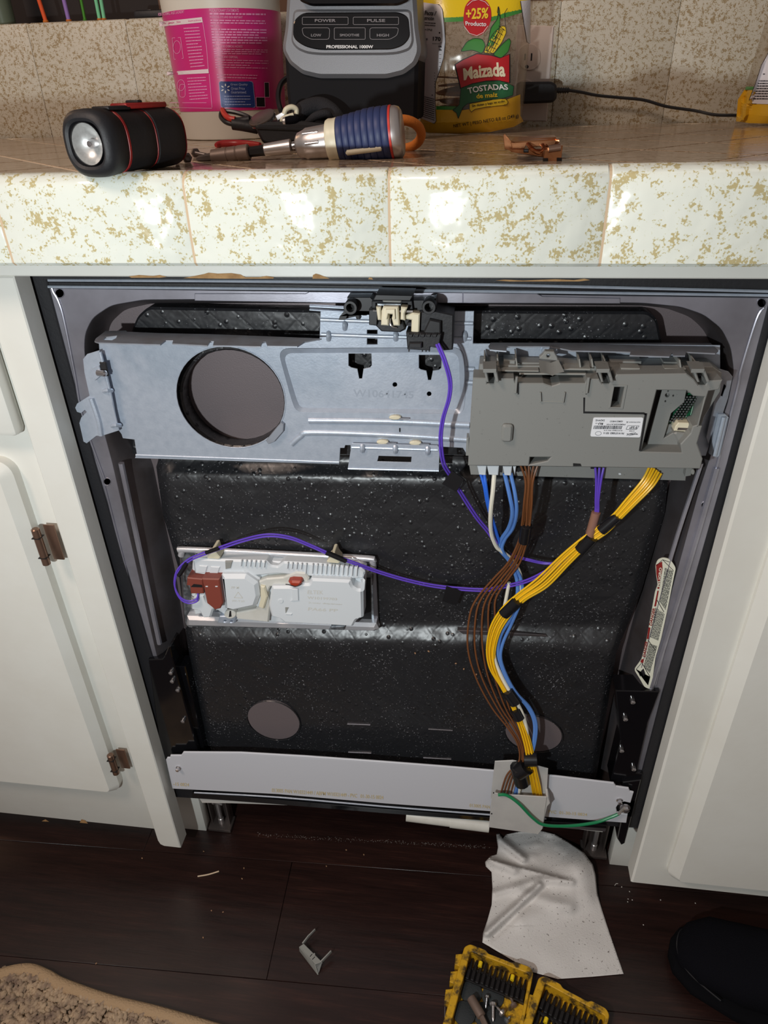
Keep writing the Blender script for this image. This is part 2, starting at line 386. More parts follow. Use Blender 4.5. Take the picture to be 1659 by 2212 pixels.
# ------------------------------------------------------------------ flat print laid on real surfaces
def tri2d(polys):
    vs, fs = [], []
    for loops in polys:
        if not isinstance(loops[0][0], (tuple, list)): loops = [loops]
        s = len(vs); flat = [p for q in loops for p in q]; vs += flat
        for t in tessellate_polygon([[V((x, y, 0)) for x, y in q] for q in loops]): fs.append([s + i for i in t])
    return vs, fs
def decal(name, polys, fn, material, parent, maxlen=None, label=None, pre=None, lift=0.0):
    vs, fs = pre if pre else tri2d(polys)
    if maxlen:
        bm = bmesh.new(); bv = [bm.verts.new((x, y, 0)) for x, y in vs]
        for f in fs:
            try: bm.faces.new([bv[i] for i in f])
            except ValueError: pass
        for _ in range(5):
            e = [e for e in bm.edges if e.calc_length() > maxlen]
            if not e: break
            bmesh.ops.subdivide_edges(bm, edges=e, cuts=1); bmesh.ops.triangulate(bm, faces=bm.faces)
        bm.verts.index_update(); vs = [(v.co.x, v.co.y) for v in bm.verts]; fs = [[v.index for v in f.verts] for f in bm.faces]; bm.free()
    P = []
    for u, v in vs:
        q = fn(u, v); d = (CAM - q).normalized(); P.append(q + V((0, -1, .15)).normalized() * lift if lift else q)
    o = mk(name, P, fs, material, parent, fix=False, label=label)
    bm = bmesh.new(); bm.from_mesh(o.data)
    for f in bm.faces:
        if f.normal.dot(CAM - ORG[parent] - f.calc_center_median()) < 0: f.normal_flip()
    bm.to_mesh(o.data); bm.free(); return o
_tx = {}
def text2d(s, bold=0.0):
    if (s, bold) in _tx: return _tx[(s, bold)]
    c = bpy.data.curves.new('t', 'FONT'); c.body = s; c.offset = bold; c.resolution_u = 3; c.align_x = 'CENTER' if '\n' in s else 'LEFT'
    o = bpy.data.objects.new('t', c); COL.objects.link(o); dg = bpy.context.evaluated_depsgraph_get(); dg.update()
    me = bpy.data.meshes.new_from_object(o.evaluated_get(dg)); vs = [(v.co.x, v.co.y) for v in me.vertices]; fs = [list(p.vertices) for p in me.polygons]
    bpy.data.objects.remove(o); bpy.data.meshes.remove(me); bpy.data.curves.remove(c)
    x0, x1 = min(v[0] for v in vs), max(v[0] for v in vs); y0, y1 = min(v[1] for v in vs), max(v[1] for v in vs)
    vs = [((x - x0) / (x1 - x0), (y1 - y) / (y1 - y0)) for x, y in vs]; _tx[(s, bold)] = (vs, fs); return vs, fs
def quadmap(q):
    a, b, c, d = [V(p) for p in q]
    return lambda s, t: tuple((a * (1 - s) + b * s) * (1 - t) + (d * (1 - s) + c * s) * t)
def text(s, quad, fn, material, parent, bold=0.012, warp=None, lift=0.0, name='lettering', skew=0.0):
    vs, fs = text2d(s, bold); qm = quadmap(quad)
    P = [qm(x + skew * (1 - y), (y + (warp(x) if warp else 0))) for x, y in vs]
    return decal(name, None, fn, material, parent, pre=(P, fs), lift=lift)
def stroke(pts, w):
    L, R = [], []
    for i, p in enumerate(pts):
        a, b = V(pts[max(i - 1, 0)]), V(pts[min(i + 1, len(pts) - 1)]); t = (b - a).normalized() if (b - a).length else V((1, 0)); nn = V((-t.y, t.x)) * w / 2
        L.append(tuple(V(p) + nn)); R.append(tuple(V(p) - nn))
    return L + R[::-1]
def outline(pts, w): return [stroke([pts[i], pts[(i + 1) % len(pts)]], w) for i in range(len(pts))]
def fine_print(name, quad, rows, fn, material, parent, fill=.55, seed=1, short=.0, lift=0.0, gap=.12):
    rg = random.Random(seed); qm = quadmap(quad); polys = []
    for r in range(rows):
        t0 = (r + .5 - fill / 2) / rows; t1 = (r + .5 + fill / 2) / rows; x = 0.0; end = 1 - (short * rg.random() if r % 3 == 2 else 0)
        while x < end - .01:
            w = min(rg.uniform(.03, .12), end - x)
            polys.append([qm(x, t0), qm(x + w, t0), qm(x + w, t1), qm(x, t1)]); x += w + gap * .12
    return decal(name, polys, fn, material, parent, lift=lift)
# ================================================================== THE SETTING
TOPZ = 0.9295; WALL = 0.60
fl = thing('floor', 'dark cherry brown wood plank floor in front of the open cabinet bay', None, (0.3, -0.2, 0)); fl['kind'] = 'structure'
FR = Matrix.Rotation(math.radians(2.0), 4, 'Z')
pm = {}
for k in range(-4, 5):
    d0 = .027 + .161 * k; x = -1.0 + (k * .37) % .6
    while x < 1.7:
        L = .92
        o = box('plank', (x + L / 2, d0 + .0805, -.006), (L - .0006, .1606, .012), 'floor', fl, FR, .0005, seg=1); x += L
def struct(o): o['kind'] = 'structure'; return o
wb = thing('wall_back', 'low tiled backsplash behind the counter', None, (0.3, WALL, .86)); wb['kind'] = 'structure'
box('grout_bed', (.2, WALL + .03, .98), (3.0, .05, .19), 'grout', wb)
for i in range(-9, 7):
    x = .63 + .1524 * i + .0762
    box('tile', (x, WALL + .003, 1.0005), (.1520, .010, .147), 'wall_tile', wb, bev=.0008)
    box('cap_tile', (x, WALL + .043, 1.0715), (.1506, .078, .009), 'wall_tile', wb, bev=.003)
wu = struct(box('wall_upper', (.35, WALL + .16, 1.4), (2.8, .02, .9), 'brown_wall'))
w1 = thing('window_1', 'dark window opening above the tile ledge at left', None, (-.3, WALL + .14, 1.08)); w1['kind'] = 'structure'
box('frame', (-.122, WALL + .135, 1.3), (.012, .03, .44), 'brown_wall', w1, bev=.002)
box('pane', (-.5, WALL + .14, 1.3), (.75, .008, .44), 'door_void', w1)
struct(box('baseboard_left', (-.516, .0755, .044), (1.04, .018, .088), 'paint', bev=.001))
struct(box('baseboard_right', (1.0, .0895, .044), (.772, .018, .088), 'paint', bev=.001))
struct(box('wall_under_counter', (.3, .62, .45), (2.4, .02, .85), 'dark'))
# ------------------------------------------------------------------ counter
ct = thing('tiled_countertop', 'speckled cream tile countertop with a deep rounded front edge', 'countertop', (0.3, .28, .87))
box('mortar_bed', (.3, .286, .90085), (2.5, .606, .0565), 'grout_pale', ct)
sq = bpy.data.meshes.new('diamond'); s_ = .0985 / math.sqrt(2)
bm = bmesh.new(); bmesh.ops.create_cube(bm, size=1)
for v in bm.verts: v.co = V((v.co.x * .0982, v.co.y * .0982, v.co.z * .004))
bmesh.ops.bevel(bm, geom=[e for e in bm.edges], offset=.0012, segments=2, affect='EDGES')
bmesh.ops.rotate(bm, verts=bm.verts, cent=(0, 0, 0), matrix=Matrix.Rotation(math.radians(45), 3, 'Z')); bm.to_mesh(sq); bm.free()
sq.materials.append(M['top_tile_dim'])
DS = .1414
for i in range(-8, 9):
    for j in range(-1, 9):
        x = .2379 + i * DS + (DS / 2 if j % 2 else 0); y = .06 + j * DS / 2 + 0.0
        if -.9 < x < 1.4 and .03 < y < .56:
            o = link('tile', sq, ct, None); o.location = V((x, y + .0, TOPZ - .002 + .0001)) - ORG[ct]
for i in range(-8, 9):
    x = .2379 + i * DS + DS / 2
    if -.9 < x < 1.35:
        vs, fs = prism_verts([[(x - .0466, .0112), (x + .0466, .0112), (x, .0578)]], TOPZ + .0001, TOPZ - .004, .0008, lambda a, b, d: V((a, b, d))); mk('cut_tile', vs, fs, 'top_tile_dim', ct)
# rounded front edge tiles
prof = []
for t in range(0, 91, 15): a = math.radians(t); prof.append((-.0300 + .011 - .011 * math.sin(math.radians(90 - t)) , .9225 - .011 + .011 * 0 + .0 + .011 * math.sin(a)))
EP = [(-.027, .8668), (-.030, .8695), (-.0305, .895), (-.030, .914)]
for t in range(15, 106, 15):
    a = math.radians(t); EP.append((-.018 - .012 * math.cos(a), .9205 + .0118 * math.sin(a)))
EP += [(-.004, .9308), (.006, .9296), (.010, .927), (.010, .90), (-.004, .8668)]
for i in range(-7, 8):
    x0 = .3214 + .1496 * i + .0008; x1 = x0 + .1484; n = len(EP); vs = []
    for x, sh in ((x0, .0008), (x0 + .0012, 0), (x1 - .0012, 0), (x1, .0008)):
        vs += [V((x, y + (sh if y < -.005 else 0), z - (sh if z > .925 else 0))) for y, z in EP]
    fs = [list(range(n))[::-1], [3 * n + k for k in range(n)]]
    for s in range(3):
        for k in range(n): k2 = (k + 1) % n; fs.append([s * n + k, s * n + k2, (s + 1) * n + k2, (s + 1) * n + k])
    mk('edge_tile', vs, fs, 'tile', ct, True)
gv = [V((x, y + .0006, z - .0006 if z > .92 else z)) for x in (-.75, 1.4) for y, z in EP]; n = len(EP)
mk('edge_grout', gv, [[k, (k + 1) % n, n + (k + 1) % n, n + k] for k in range(n)] + [list(range(n)), [n + k for k in range(n)]], 'grout', ct)
# ------------------------------------------------------------------ cabinets
lc = thing('base_cabinet', 'cream painted cabinet left of the open bay with hinged door and drawer', 'cabinet', (-.25, .01, .06))
ft = [(-.0325, .072), (-.0305, .064), (-.025, .0605), (0.0, .0603), (0.0, .8527), (-.0325, .8527)]
vs, fs = prism_verts([ft], -.002, .020, .0012, lambda x, z, d: V((x, d, z))); mk('filler_stile', vs, fs, 'paint', lc)
box('face_frame', (-.265, .012, .472), (.463, .016, .764), 'paint', lc, bev=.001)
vs, fs = prism_verts([[(-.75, .8527), (.6168, .8527), (.6168, .8665), (-.75, .8665)]], -.001, .020, .001, lambda x, z, d: V((x, d, z))); mk('top_rail', vs, fs, 'paint', lc)
def panel(name, x0, z0, x1, z1, parent, front=-.016, bev=.0095, r=.016):
    vs, fs = prism_verts([rr(x0, z0, x1, z1, r)], front, .004, bev, lambda x, z, d: V((x, d, z))); return mk(name, vs, fs, 'paint', parent, True)
zb = W(273, 1716, -.01).z; zt = W(20, 1024, -.016).z + .009
dl = panel('door', -.46, zb, -.0585, zt, lc)
box('drawer_front', (W(40, 938, -.01).x - .2, -.004, (W(20, 943, -.01).z + .845) / 2), (.40, .018, .845 - W(20, 943, -.01).z), 'paint', lc, bev=.006)
for u, v, h in ((101, 1177, .045), (254, 1646, .037)):
    c = W(u, v, -.009); hg = sub('hinge', lc)
    Mx = frame(c - V((.004, .004, h / 2)), (0, 0, 1), (1, 0, 0))
    lathe('knuckle', [(0, .003), (.001, .0042), (h - .001, .0042), (h, .003)], Mx, 'bronze', hg, 14)
    box('leaf', (c.x + .005, -.0035, c.z), (.012, .002, h * .96), 'bronze', hg, bev=.0006)
    for q in (-.27, .27): box('knuckle_gap', (c.x - .004, c.y - .004, c.z + h * q), (.0088, .0088, .0008), 'dark', hg)
rc = thing('base_cabinet', 'cream painted cabinet right of the open bay with one wide door', 'cabinet', (.95, .01, .09))
vs, fs = prism_verts([[(.617, .0905), (1.35, .0905), (1.35, .8665), (.617, .8665)]], -.001, .022, .0022, lambda x, z, d: V((x, d, z))); mk('face_frame', vs, fs, 'paint', rc)
panel('door', .6545, W(1480, 1906, -.01).z, 1.2, .80, rc, -.017, .011)
# chipped paint along the rail over the bay
def chip(px, parent=lc): decal('paint_chip', [px], PX(-.0013), 'wood_bare', parent)
chip([(278, 597), (300, 594), (330, 596), (345, 594), (360, 598), (345, 600), (300, 600), (284, 600)])
chip([(396, 601), (420, 596), (440, 592), (450, 589), (470, 591), (500, 590), (520, 593), (530, 599), (560, 599), (575, 596), (592, 599), (590, 602), (480, 602)])
chip([(675, 602), (676, 594), (682, 591), (690, 593), (700, 597), (712, 602)]); chip([(795, 603), (798, 599), (803, 600), (806, 604)])
chip([(1070, 606), (1090, 604), (1130, 606), (1200, 603), (1240, 605), (1262, 602), (1275, 605), (1250, 608), (1100, 608)])
for q in ([(90, 1774), (98, 1770), (106, 1775)], [(172, 1777), (176, 1770), (184, 1772), (190, 1779)]): decal('paint_chip', [q], PX(.0035), 'wood_bare', lc)

# ================================================================== DISHWASHER
dw = thing('dishwasher', 'built-in dishwasher with its door panel removed showing bracket, module and wires', 'dishwasher', (.31, .05, .06))
FLG = .026
box('tub_shell', (.308, .35, .47), (.606, .46, .72), 'dark', dw)
# black rubber surround between cabinet and door
gx0 = [(-.004, .137), (.621, .168), (.621, .8555), (-.004, .8555)]
gi = [(min(.614, W(u, v, .0245).x), W(u, v, .0245).z) for u, v in ((101, 607), (1667, 634), (1572, 1000), (1430, 1500), (1366, 1745), (384, 1690), (330, 1420), (205, 1000))]
vs, fs = prism_verts([gx0, gi], .0245, .075, .001, lambda x, z, d: V((x, d, z))); mk('tub_gasket', vs, fs, 'black', dw)
# stainless door liner with a pressed recess
HOLE = [(310, 648), (760, 645), (1000, 650), (1390, 655), (1470, 663), (1520, 680), (1558, 710), (1578, 750), (1585, 800), (1572, 870), (1510, 1060), (1395, 1480), (1342, 1700), (408, 1688), (335, 1400), (299, 1241), (243, 1000), (205, 860), (188, 800), (182, 755), (184, 720), (200, 687), (240, 660)]
PANL = [(330, 655), (760, 655), (1000, 658), (1390, 660), (1440, 666), (1490, 684), (1520, 712), (1538, 750), (1538, 800), (1512, 870), (1440, 1060), (1330, 1480), (1280, 1700), (460, 1688), (405, 1400), (380, 1241), (330, 1000), (262, 860), (242, 800), (233, 755), (233, 722), (240, 696), (270, 668)]
HOLE = rnd(HOLE, 14, 3); PANL = rnd(PANL, 14, 3)
ln = sub('door_liner', dw)
outer = [(100, 622), (1740, 644), (1572, 1010), (1430, 1500), (1370, 1730), (388, 1698), (322, 1420), (205, 1000)]
holes4 = [ell(128, 634, 9, 9, 16), ell(1646, 655, 9, 9, 16), ell(231, 1041, 7, 7, 14), ell(1523, 1092, 7, 7, 14)]
slab('flange', outer, FLG, FLG + .0012, 'steel', ln, [HOLE] + holes4)
PANY = .068
A = [W(u, v, FLG) for u, v in HOLE]; B = [W(u, v, FLG + .006).lerp(W(u2, v2, FLG + .006), .22) for (u, v), (u2, v2) in zip(HOLE, PANL)]; Cc = [W(u, v, PANY) for u, v in PANL]
n = len(A); fs = [[i + s * n, (i + 1) % n + s * n, (i + 1) % n + (s + 1) * n, i + (s + 1) * n] for s in range(2) for i in range(n)]
mk('recess_wall', A + B + Cc, fs, 'steel_dk', ln, 'all')
slab('recess_pan', [(180, 620), (1600, 630), (1560, 1000), (1420, 1640), (330, 1640), (180, 900)], PANY, PANY + .002, 'taupe', ln)
for q in holes4: slab('hole_rim', [(x + (x - sum(a for a, b in q) / len(q)) * .28, y + (y - sum(b for a, b in q) / len(q)) * .28) for x, y in q], FLG - .0006, FLG + .0002, 'steel', ln, [q])
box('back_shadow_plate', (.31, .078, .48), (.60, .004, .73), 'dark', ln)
# pressed fold lines running down the flange
for pl, w in (([(112, 622), (116, 632), (126, 650), (138, 690), (160, 800), (180, 905), (226, 1035)], .0012), ([(226, 1050), (270, 1220), (320, 1400)], .0012), ([(1650, 665), (1634, 690), (1600, 800), (1590, 850), (1530, 1075)], .0012), ([(1520, 1105), (1470, 1270), (1415, 1480)], .0012), ([(1548, 1010), (1490, 1210), (1405, 1490)], .0028), ([(1515, 1000), (1450, 1200), (1385, 1440)], .002), ([(262, 1000), (300, 1180), (345, 1390)], .003)):
    tube('fold_line', [W(u, v, FLG - w * .2) for u, v in pl], w, 'steel', ln, 5, 8)
for (v0, v1, y) in ((605.5, 633, .0235), (619.5, 641, .0245)):
    tube('edge_strip', [W(104, v0, y), W(830, v0 + (5 if v0 < 610 else 7), y), W(1720, v1 - 2, y)], .0012, 'galv', ln, 4, 6)
slab('edge_gap', [(102, 609), (830, 614), (1720, 633), (1720, 641), (830, 624), (102, 618)], .0262, .03, 'black', ln)
slab('raised_strip', [(420, 634), (660, 634), (668, 630), (1000, 632), (1000, 655), (760, 655), (420, 650)], FLG - .001, FLG, 'steel', ln)
slab('raised_strip', [(1000, 632), (1160, 634), (1172, 640), (1340, 644), (1340, 656), (1000, 655)], FLG - .001, FLG, 'steel', ln)
# sound mats
BIGC = ell(503, 861, 110, 103, 36, 12)
um = slab('sound_mat_upper', rnd([(283, 715), (296, 684), (318, 664), (690, 671), (1030, 672), (1400, 674), (1420, 690), (1430, 740), (1432, 985), (283, 985)], 10), .050, PANY, 'mat', dw, [BIGC], .002)
def lower_mat():
    Ls = [(940, 300), (985, 333), (1120, 352), (1230, 384), (1400, 405), (1640, 447), (1720, 466)]; Rs = [(940, 1470), (1000, 1446), (1100, 1436), (1270, 1385), (1400, 1332), (1480, 1318), (1660, 1290), (1720, 1276)]
    Ys = [(940, .0650), (994, .0645), (1004, .0625), (1032, .0522), (1046, .0505), (1345, .0490), (1353, .0475), (1384, .0385), (1396, .0370), (1720, .0365)]
    def ip(T, x):
        for (a, b), (c, d) in zip(T, T[1:]):
            if x <= c: return b + (d - b) * max(0, (x - a)) / (c - a)
        return T[-1][1]
    NU, rows = 120, [984 + i * 6 for i in range(124)]; vs, fs = [], []
    for v in rows:
        l, r = ip(Ls, v), ip(Rs, v)
        for k in range(NU + 1):
            u = l + (r - l) * k / NU; y = ip(Ys, v); p = W(u, v + 12 * (k / NU - .5) * 2 * .7, y)
            e = min(k, NU - k) / NU; y += .010 * max(0, 1 - e / .018) ** 2
            y -= .0011 * (noise.noise(p * 22) + .5 * noise.noise(p * 60)); q = noise.noise(p * 140 + V((3, 1, 7))); y -= .0016 * max(0, q - .45)
            vs.append(W(u, v + 12 * (k / NU - .5) * 2 * .7, y))
    for i in range(len(rows) - 1):
        for k in range(NU): a = i * (NU + 1) + k; fs.append([a, a + 1, a + NU + 2, a + NU + 1])
    o = mk('sound_mat', vs, fs, 'mat', dw, 'all', fix=False)
    bm = bmesh.new(); bm.from_mesh(o.data); bmesh.ops.recalc_face_normals(bm, faces=bm.faces)
    if sum(f.normal.y for f in bm.faces) > 0: bmesh.ops.reverse_faces(bm, faces=bm.faces)
    bm.to_mesh(o.data); bm.free()
    o.data.polygons.foreach_set('use_smooth', [True] * len(o.data.polygons))
lower_mat()
for cx, cy, rx, ry, tl in ((591, 1556, 56, 40, 9), (1153, 1585, 61, 38, 6)):
    dsk = slab('round_knockout', ell(cx, cy, rx, ry, 36, tl), .0345, .0380, 'taupe', dw, bev=.0004)
    tube('knockout_rim', [W(u, v, .0352) for u, v in ell(cx, cy + 1, rx + 1.5, ry + 1.5, 36, tl)], .0008, 'mat', dsk, 0, 6, closed=True)
slab('seam_slit', [(988, 1362), (1060, 1364), (1180, 1372), (1184, 1376), (1060, 1373), (1000, 1370)], .0415, .050, 'steel_dk', dw, bev=.0004)
for a in ((750, 1564, 800, 1566), (752, 1625, 802, 1627), (925, 1575, 978, 1578), (914, 1637, 975, 1640)): slab('slit', [(a[0], a[1]), (a[2], a[3]), (a[2], a[3] + 2), (a[0], a[1] + 2)], .0352, .0375, 'steel_dk', dw, bev=.0002)
# left and right hinge arms
hl = sub('hinge_arm', dw)
slab('arm_plate', [(320, 1425), (350, 1424), (355, 1418), (364, 1396), (368, 1398), (372, 1420), (388, 1480), (432, 1640), (352, 1640), (344, 1600)], .020, .045, 'black_gl', hl, bev=.001)
slab('arm_rail', [(386, 1440), (400, 1440), (446, 1640), (430, 1640)], .030, .05, 'black_gl', hl, bev=.001)
for u, v in ((371, 1450), (374, 1468), (386, 1487), (397, 1554)): lathe('rivet', [(0, .0028), (.004, .0026), (.005, .0012)], frame(W(u, v, .020), (0, -1, 0)), 'chrome', hl, 12)
hr = sub('hinge_arm', dw)
slab('arm_plate', [(1330, 1492), (1425, 1494), (1400, 1560), (1375, 1670), (1388, 1672), (1385, 1683), (1362, 1690), (1318, 1690), (1340, 1600)], .020, .045, 'black_gl', hr, bev=.001)
slab('arm_foot', [(1345, 1690), (1385, 1685), (1350, 1822), (1342, 1826), (1333, 1812), (1340, 1780)], .016, .045, 'black_gl', hr, bev=.001)
for u, v in ((1366, 1512), (1350, 1549), (1342, 1617), (1368, 1657)): lathe('rivet', [(0, .0028), (.004, .0026), (.005, .0012)], frame(W(u, v, .020), (0, -1, 0)), 'chrome', hr, 12)
# ------------------------------------------------------------------ mounting bracket
br = sub('mounting_bracket', dw)
BY = .030
CIRC = ell(498, 858, 117, 108, 48, 13)
REC = rnd([(600, 753), (1002, 751), (1005, 860), (1000, 894), (640, 889), (630, 862)], 26, 6)
RECI = rnd([(611, 763), (991, 761), (994, 860), (990, 885), (648, 880), (640, 860)], 22, 6)
PLATE = [(240, 716), (690, 735), (692, 672), (1024, 672), (1022, 742), (1556, 746), (1556, 985), (1010, 985), (1000, 968), (945, 965), (945, 975), (757, 972), (757, 962), (746, 962), (744, 968), (735, 968), (733, 1003), (291, 990), (295, 981), (290, 950), (265, 947), (262, 938), (256, 930), (214, 757), (213, 738)]
SQ = [(793, 713), (815, 713), (815, 744), (793, 744)]
slab('plate', PLATE, BY, BY + .0012, 'galv', br, [CIRC, REC, SQ], .0004)
n = len(REC); loft('recess_step', [W(u, v, BY) for u, v in REC], [W(u, v, BY + .0035) for u, v in RECI], 'galv', br, 'all')
T1 = [(753, 764), (802, 764), (803, 789), (799, 794), (785, 797), (782, 818), (776, 818), (772, 797), (759, 794), (753, 790)]
T2 = [(905, 767), (954, 767), (953, 795), (948, 799), (935, 801), (931, 821), (925, 821), (921, 801), (909, 798), (905, 795)]
big = [(u + (u - 815) * .03, v + (v - 822) * .08) for u, v in RECI]
slab('recess_panel', big, BY + .0035, BY + .0045, 'galv', br, [T1, T2, ell(853, 831, 5, 5, 12), ell(927, 851, 5, 5, 12)], .0003)
text('W10641745', [(763, 841), (893, 845), (893, 861), (763, 857)], PX(BY + .0034), 'stamp', br, name='stamped_number')
slab('hole_lip', ell(498, 858, 119.5, 110.5, 48, 13), BY - .0006, BY + .0002, 'galv', br, [CIRC], .0002)
slab('hole_tab', [(574, 952), (607, 912), (613, 917), (612, 932), (592, 955), (580, 960)], BY - .004, BY, 'galv_dk', br)
for pl, r in (([(668, 907), (840, 909), (1014, 917)], .0040), ([(630, 958), (650, 941), (675, 933), (840, 938), (1014, 949)], .0036), ([(693, 690), (810, 694), (1022, 698)], .0022), ([(695, 722), (810, 726), (1018, 731)], .0022), ([(1006, 796), (1025, 797)], .003), ([(1006, 825), (1025, 826)], .003), ([(294, 983), (500, 990), (733, 998)], .0014)):
    tube('pressed_rib', [W(u, v, BY + r * .45) for u, v in pl], r, 'galv', br, 5, 10)
for u, v in ((710, 725), (745, 702), (855, 725), (1004, 725)):
    tube('dimple', [W(u, v - 7, BY + .0004), W(u, v, BY - .0018), W(u, v + 9, BY + .0004)], .0022, 'galv', br, 3, 8)
Zf = W(228, 715, BY).z
hslab('upper_lip', [(228, 715), (272, 714), (276, 718), (460, 722), (695, 731), (658, 738), (642, 748), (578, 747), (574, 738), (567, 739), (563, 748), (460, 746), (462, 737), (454, 737), (448, 746), (372, 742), (374, 735), (358, 735), (346, 744), (213, 740), (204, 737), (207, 731)], Zf, .0011, 'galv_dk', br, [[(228, 728), (253, 725), (251, 730), (242, 735), (222, 734)]])
Zr = W(1300, 744, BY).z
hslab('upper_lip', [(1060, 740), (1535, 741), (1552, 757), (1545, 763), (1482, 760), (1480, 768), (1455, 768), (1452, 762), (1446, 770), (1360, 767), (1362, 760), (1235, 757), (1190, 748), (1095, 748), (1094, 758), (1058, 755), (1055, 748)], Zr, .0011, 'galv_dk', br)
slab('side_ear', [(214, 757), (188, 765), (179, 776), (182, 805), (193, 855), (166, 872), (162, 881), (166, 890), (175, 893), (183, 886), (187, 890), (175, 902), (171, 914), (180, 954), (187, 958), (208, 942), (226, 940), (257, 930), (238, 850)], .0225, .0238, 'galv', br, bev=.0003)
tube('ear_bend', [W(197, 860, .0222), W(212, 905, .0222), (W(218, 940, .0222))], .0028, 'galv', br, 4, 8)
tube('ear_bend', [W(216, 760, .0232), W(238, 850, .0236), W(252, 925, .025)], .0016, 'galv', br, 4, 8)
for u, v in ((232, 843), (250, 918)): tube('dimple', [W(u - 8, v + 2, .0230), W(u, v, .0215), W(u + 9, v + 1, .027)], .0022, 'galv', br, 3, 8)
mk('ear_web', [W(u, v, y) for y in (.0228, BY) for u, v in ((214, 757), (238, 850), (257, 930))], [[0, 1, 4, 3], [1, 2, 5, 4]], 'galv', br)
slab('ear_slot', [(214, 783), (228, 783), (234, 813), (222, 813)], .0205, .0225, 'dark', br)
slab('ear_lug', [(197, 798), (214, 790), (220, 810), (205, 823)], .0195, .0225, 'galv', br, bev=.0005)
lathe('stud', [(0, .0032), (.008, .0030), (.0095, .0016)], frame(W(212, 805, .019), (1, -.25, 0)), 'chrome', br, 12)
slab('side_ear', [(1552, 796), (1574, 803), (1583, 814), (1573, 860), (1558, 905), (1552, 902), (1530, 960), (1525, 945), (1540, 880)], .0240, .0252, 'galv_dk', br, [[(1564, 830), (1568, 834), (1561, 857), (1557, 855)]], .0003)
slab('side_ear', [(1552, 896), (1567, 896), (1575, 903), (1556, 986), (1549, 990), (1533, 982)], .0200, .0240, 'galv', br, bev=.0012)
tube('ear_bend', [W(1563, 900, .0195), W(1543, 984, .0195)], .002, 'galv', br, 3, 8)
slab('lower_flap', [(760, 958), (945, 963), (950, 968), (948, 1019), (751, 1013), (757, 975)], .0255, .0267, 'galv', br, [[(818, 985), (889, 987), (888, 999), (815, 997)]], .0003)
tube('flap_edge', [W(752, 1012, .0252), W(948, 1017, .0252)], .0011, 'galv', br, 1, 8)
tube('flap_bend', [W(760, 966, .0258), W(946, 972, .0258)], .0013, 'galv', br, 1, 8)
for u, v in ((783, 969), (854, 971), (924, 974)): tube('dimple', [W(u, v - 8, .0262), W(u, v, .0242), W(u, v + 5, .0258)], .0026, 'galv', br, 3, 8)
for u, v in ((853, 903), (826, 956), (897, 958)):
    slab('wire_anchor', ell(u, v, 13, 4.5, 14), BY - .0042, BY - .0005, 'ivory', br, bev=.0008)
    slab('anchor_slot', [(u + 10, v), (u + 30, v + 1), (u + 30, v + 4), (u + 10, v + 3)], BY - .0044, BY - .004, 'galv_dk', br, bev=0)
slab('slot', [(862, 925), (865, 925), (865, 933), (862, 933)], BY - .0006, BY, 'dark', br, bev=0)
# ------------------------------------------------------------------ door latch
la = sub('door_latch', dw)
slab('mount_bar', [(750, 642), (800, 642), (806, 648), (930, 648), (942, 644), (944, 672), (900, 676), (745, 672), (735, 684), (733, 690), (745, 690), (750, 676)], .008, .024, 'black_pl', la)
slab('top_cap', [(812, 636), (893, 638), (886, 650), (805, 649)], -.004, .02, 'black_pl', la, bev=.0006)
slab('housing', [(803, 650), (890, 650), (893, 676), (880, 700), (876, 712), (864, 718), (824, 716), (812, 704), (797, 702), (797, 668), (803, 668)], .004, .024, 'black', la, [[(812, 655), (880, 655), (880, 690), (812, 690)]])
slab('side_post', [(797, 669), (816, 669), (814, 702), (797, 702)], -.002, .02, 'black_pl', la)
slab('cap_bar', [(826, 649), (867, 650), (865, 654), (828, 653)], -.002, .004, 'grey_lt', la)
slab('striker', [(814, 655), (867, 656), (866, 663), (815, 662)], .0, .004, 'zinc', la)
slab('lever', [(828, 662), (860, 663), (863, 704), (850, 704), (846, 688), (848, 680), (840, 679), (839, 704), (823, 703), (824, 672)], -.006, .006, 'ivory', la, bev=.001)
slab('lever_ear', [(812, 663), (822, 664), (823, 692), (816, 692)], -.006, .004, 'ivory', la, bev=.001)
slab('lever_ear', [(866, 663), (880, 665), (874, 678), (875, 693), (865, 691)], -.006, .004, 'ivory', la, bev=.001)
slab('lever_rim', [(833, 668), (853, 668), (854, 690), (850, 690), (848, 678), (838, 678), (836, 690), (833, 690)], -.008, -.006, 'ivory', la)
tube('pivot_pin', [W(806, 671, -.001), W(892, 673, -.001)], .0011, 'nickel', la, 0, 8)
tube('spring_wire', [W(843, 688, -.002), W(843, 700, -.004), W(848, 706, -.004), W(857, 708, -.002)], .0006, 'nickel', la, 4, 6)
slab('lower_lip', [(817, 692), (870, 694), (876, 710), (864, 718), (824, 716), (812, 704)], .0, .01, 'black', la, bev=.001)
slab('switch_arm', [(875, 682), (893, 676), (907, 678), (905, 723), (888, 719), (889, 692), (876, 690)], -.003, .008, 'ivory', la, bev=.001)
slab('switch_body', [(905, 674), (935, 670), (980, 680), (978, 756), (958, 758), (950, 745), (950, 725), (905, 725)], .002, .026, 'black', la, bev=.001)
slab('switch_ramp', [(928, 690), (952, 695), (952, 728), (912, 724)], -.003, .002, 'black_pl', la, bev=.001)
slab('connector', [(877, 718), (953, 722), (948, 752), (930, 750), (928, 758), (880, 755)], -.006, .012, 'black', la, bev=.0008)
slab('connector_step', [(884, 741), (911, 741), (911, 753), (881, 752)], -.010, -.004, 'black_pl', la, bev=.0008)
for i in range(5): slab('fin', [(883 + i * 13, 722), (892 + i * 13, 722), (890 + i * 13, 729), (881 + i * 13, 728)], -.008, -.005, 'black_pl', la, bev=.0004)
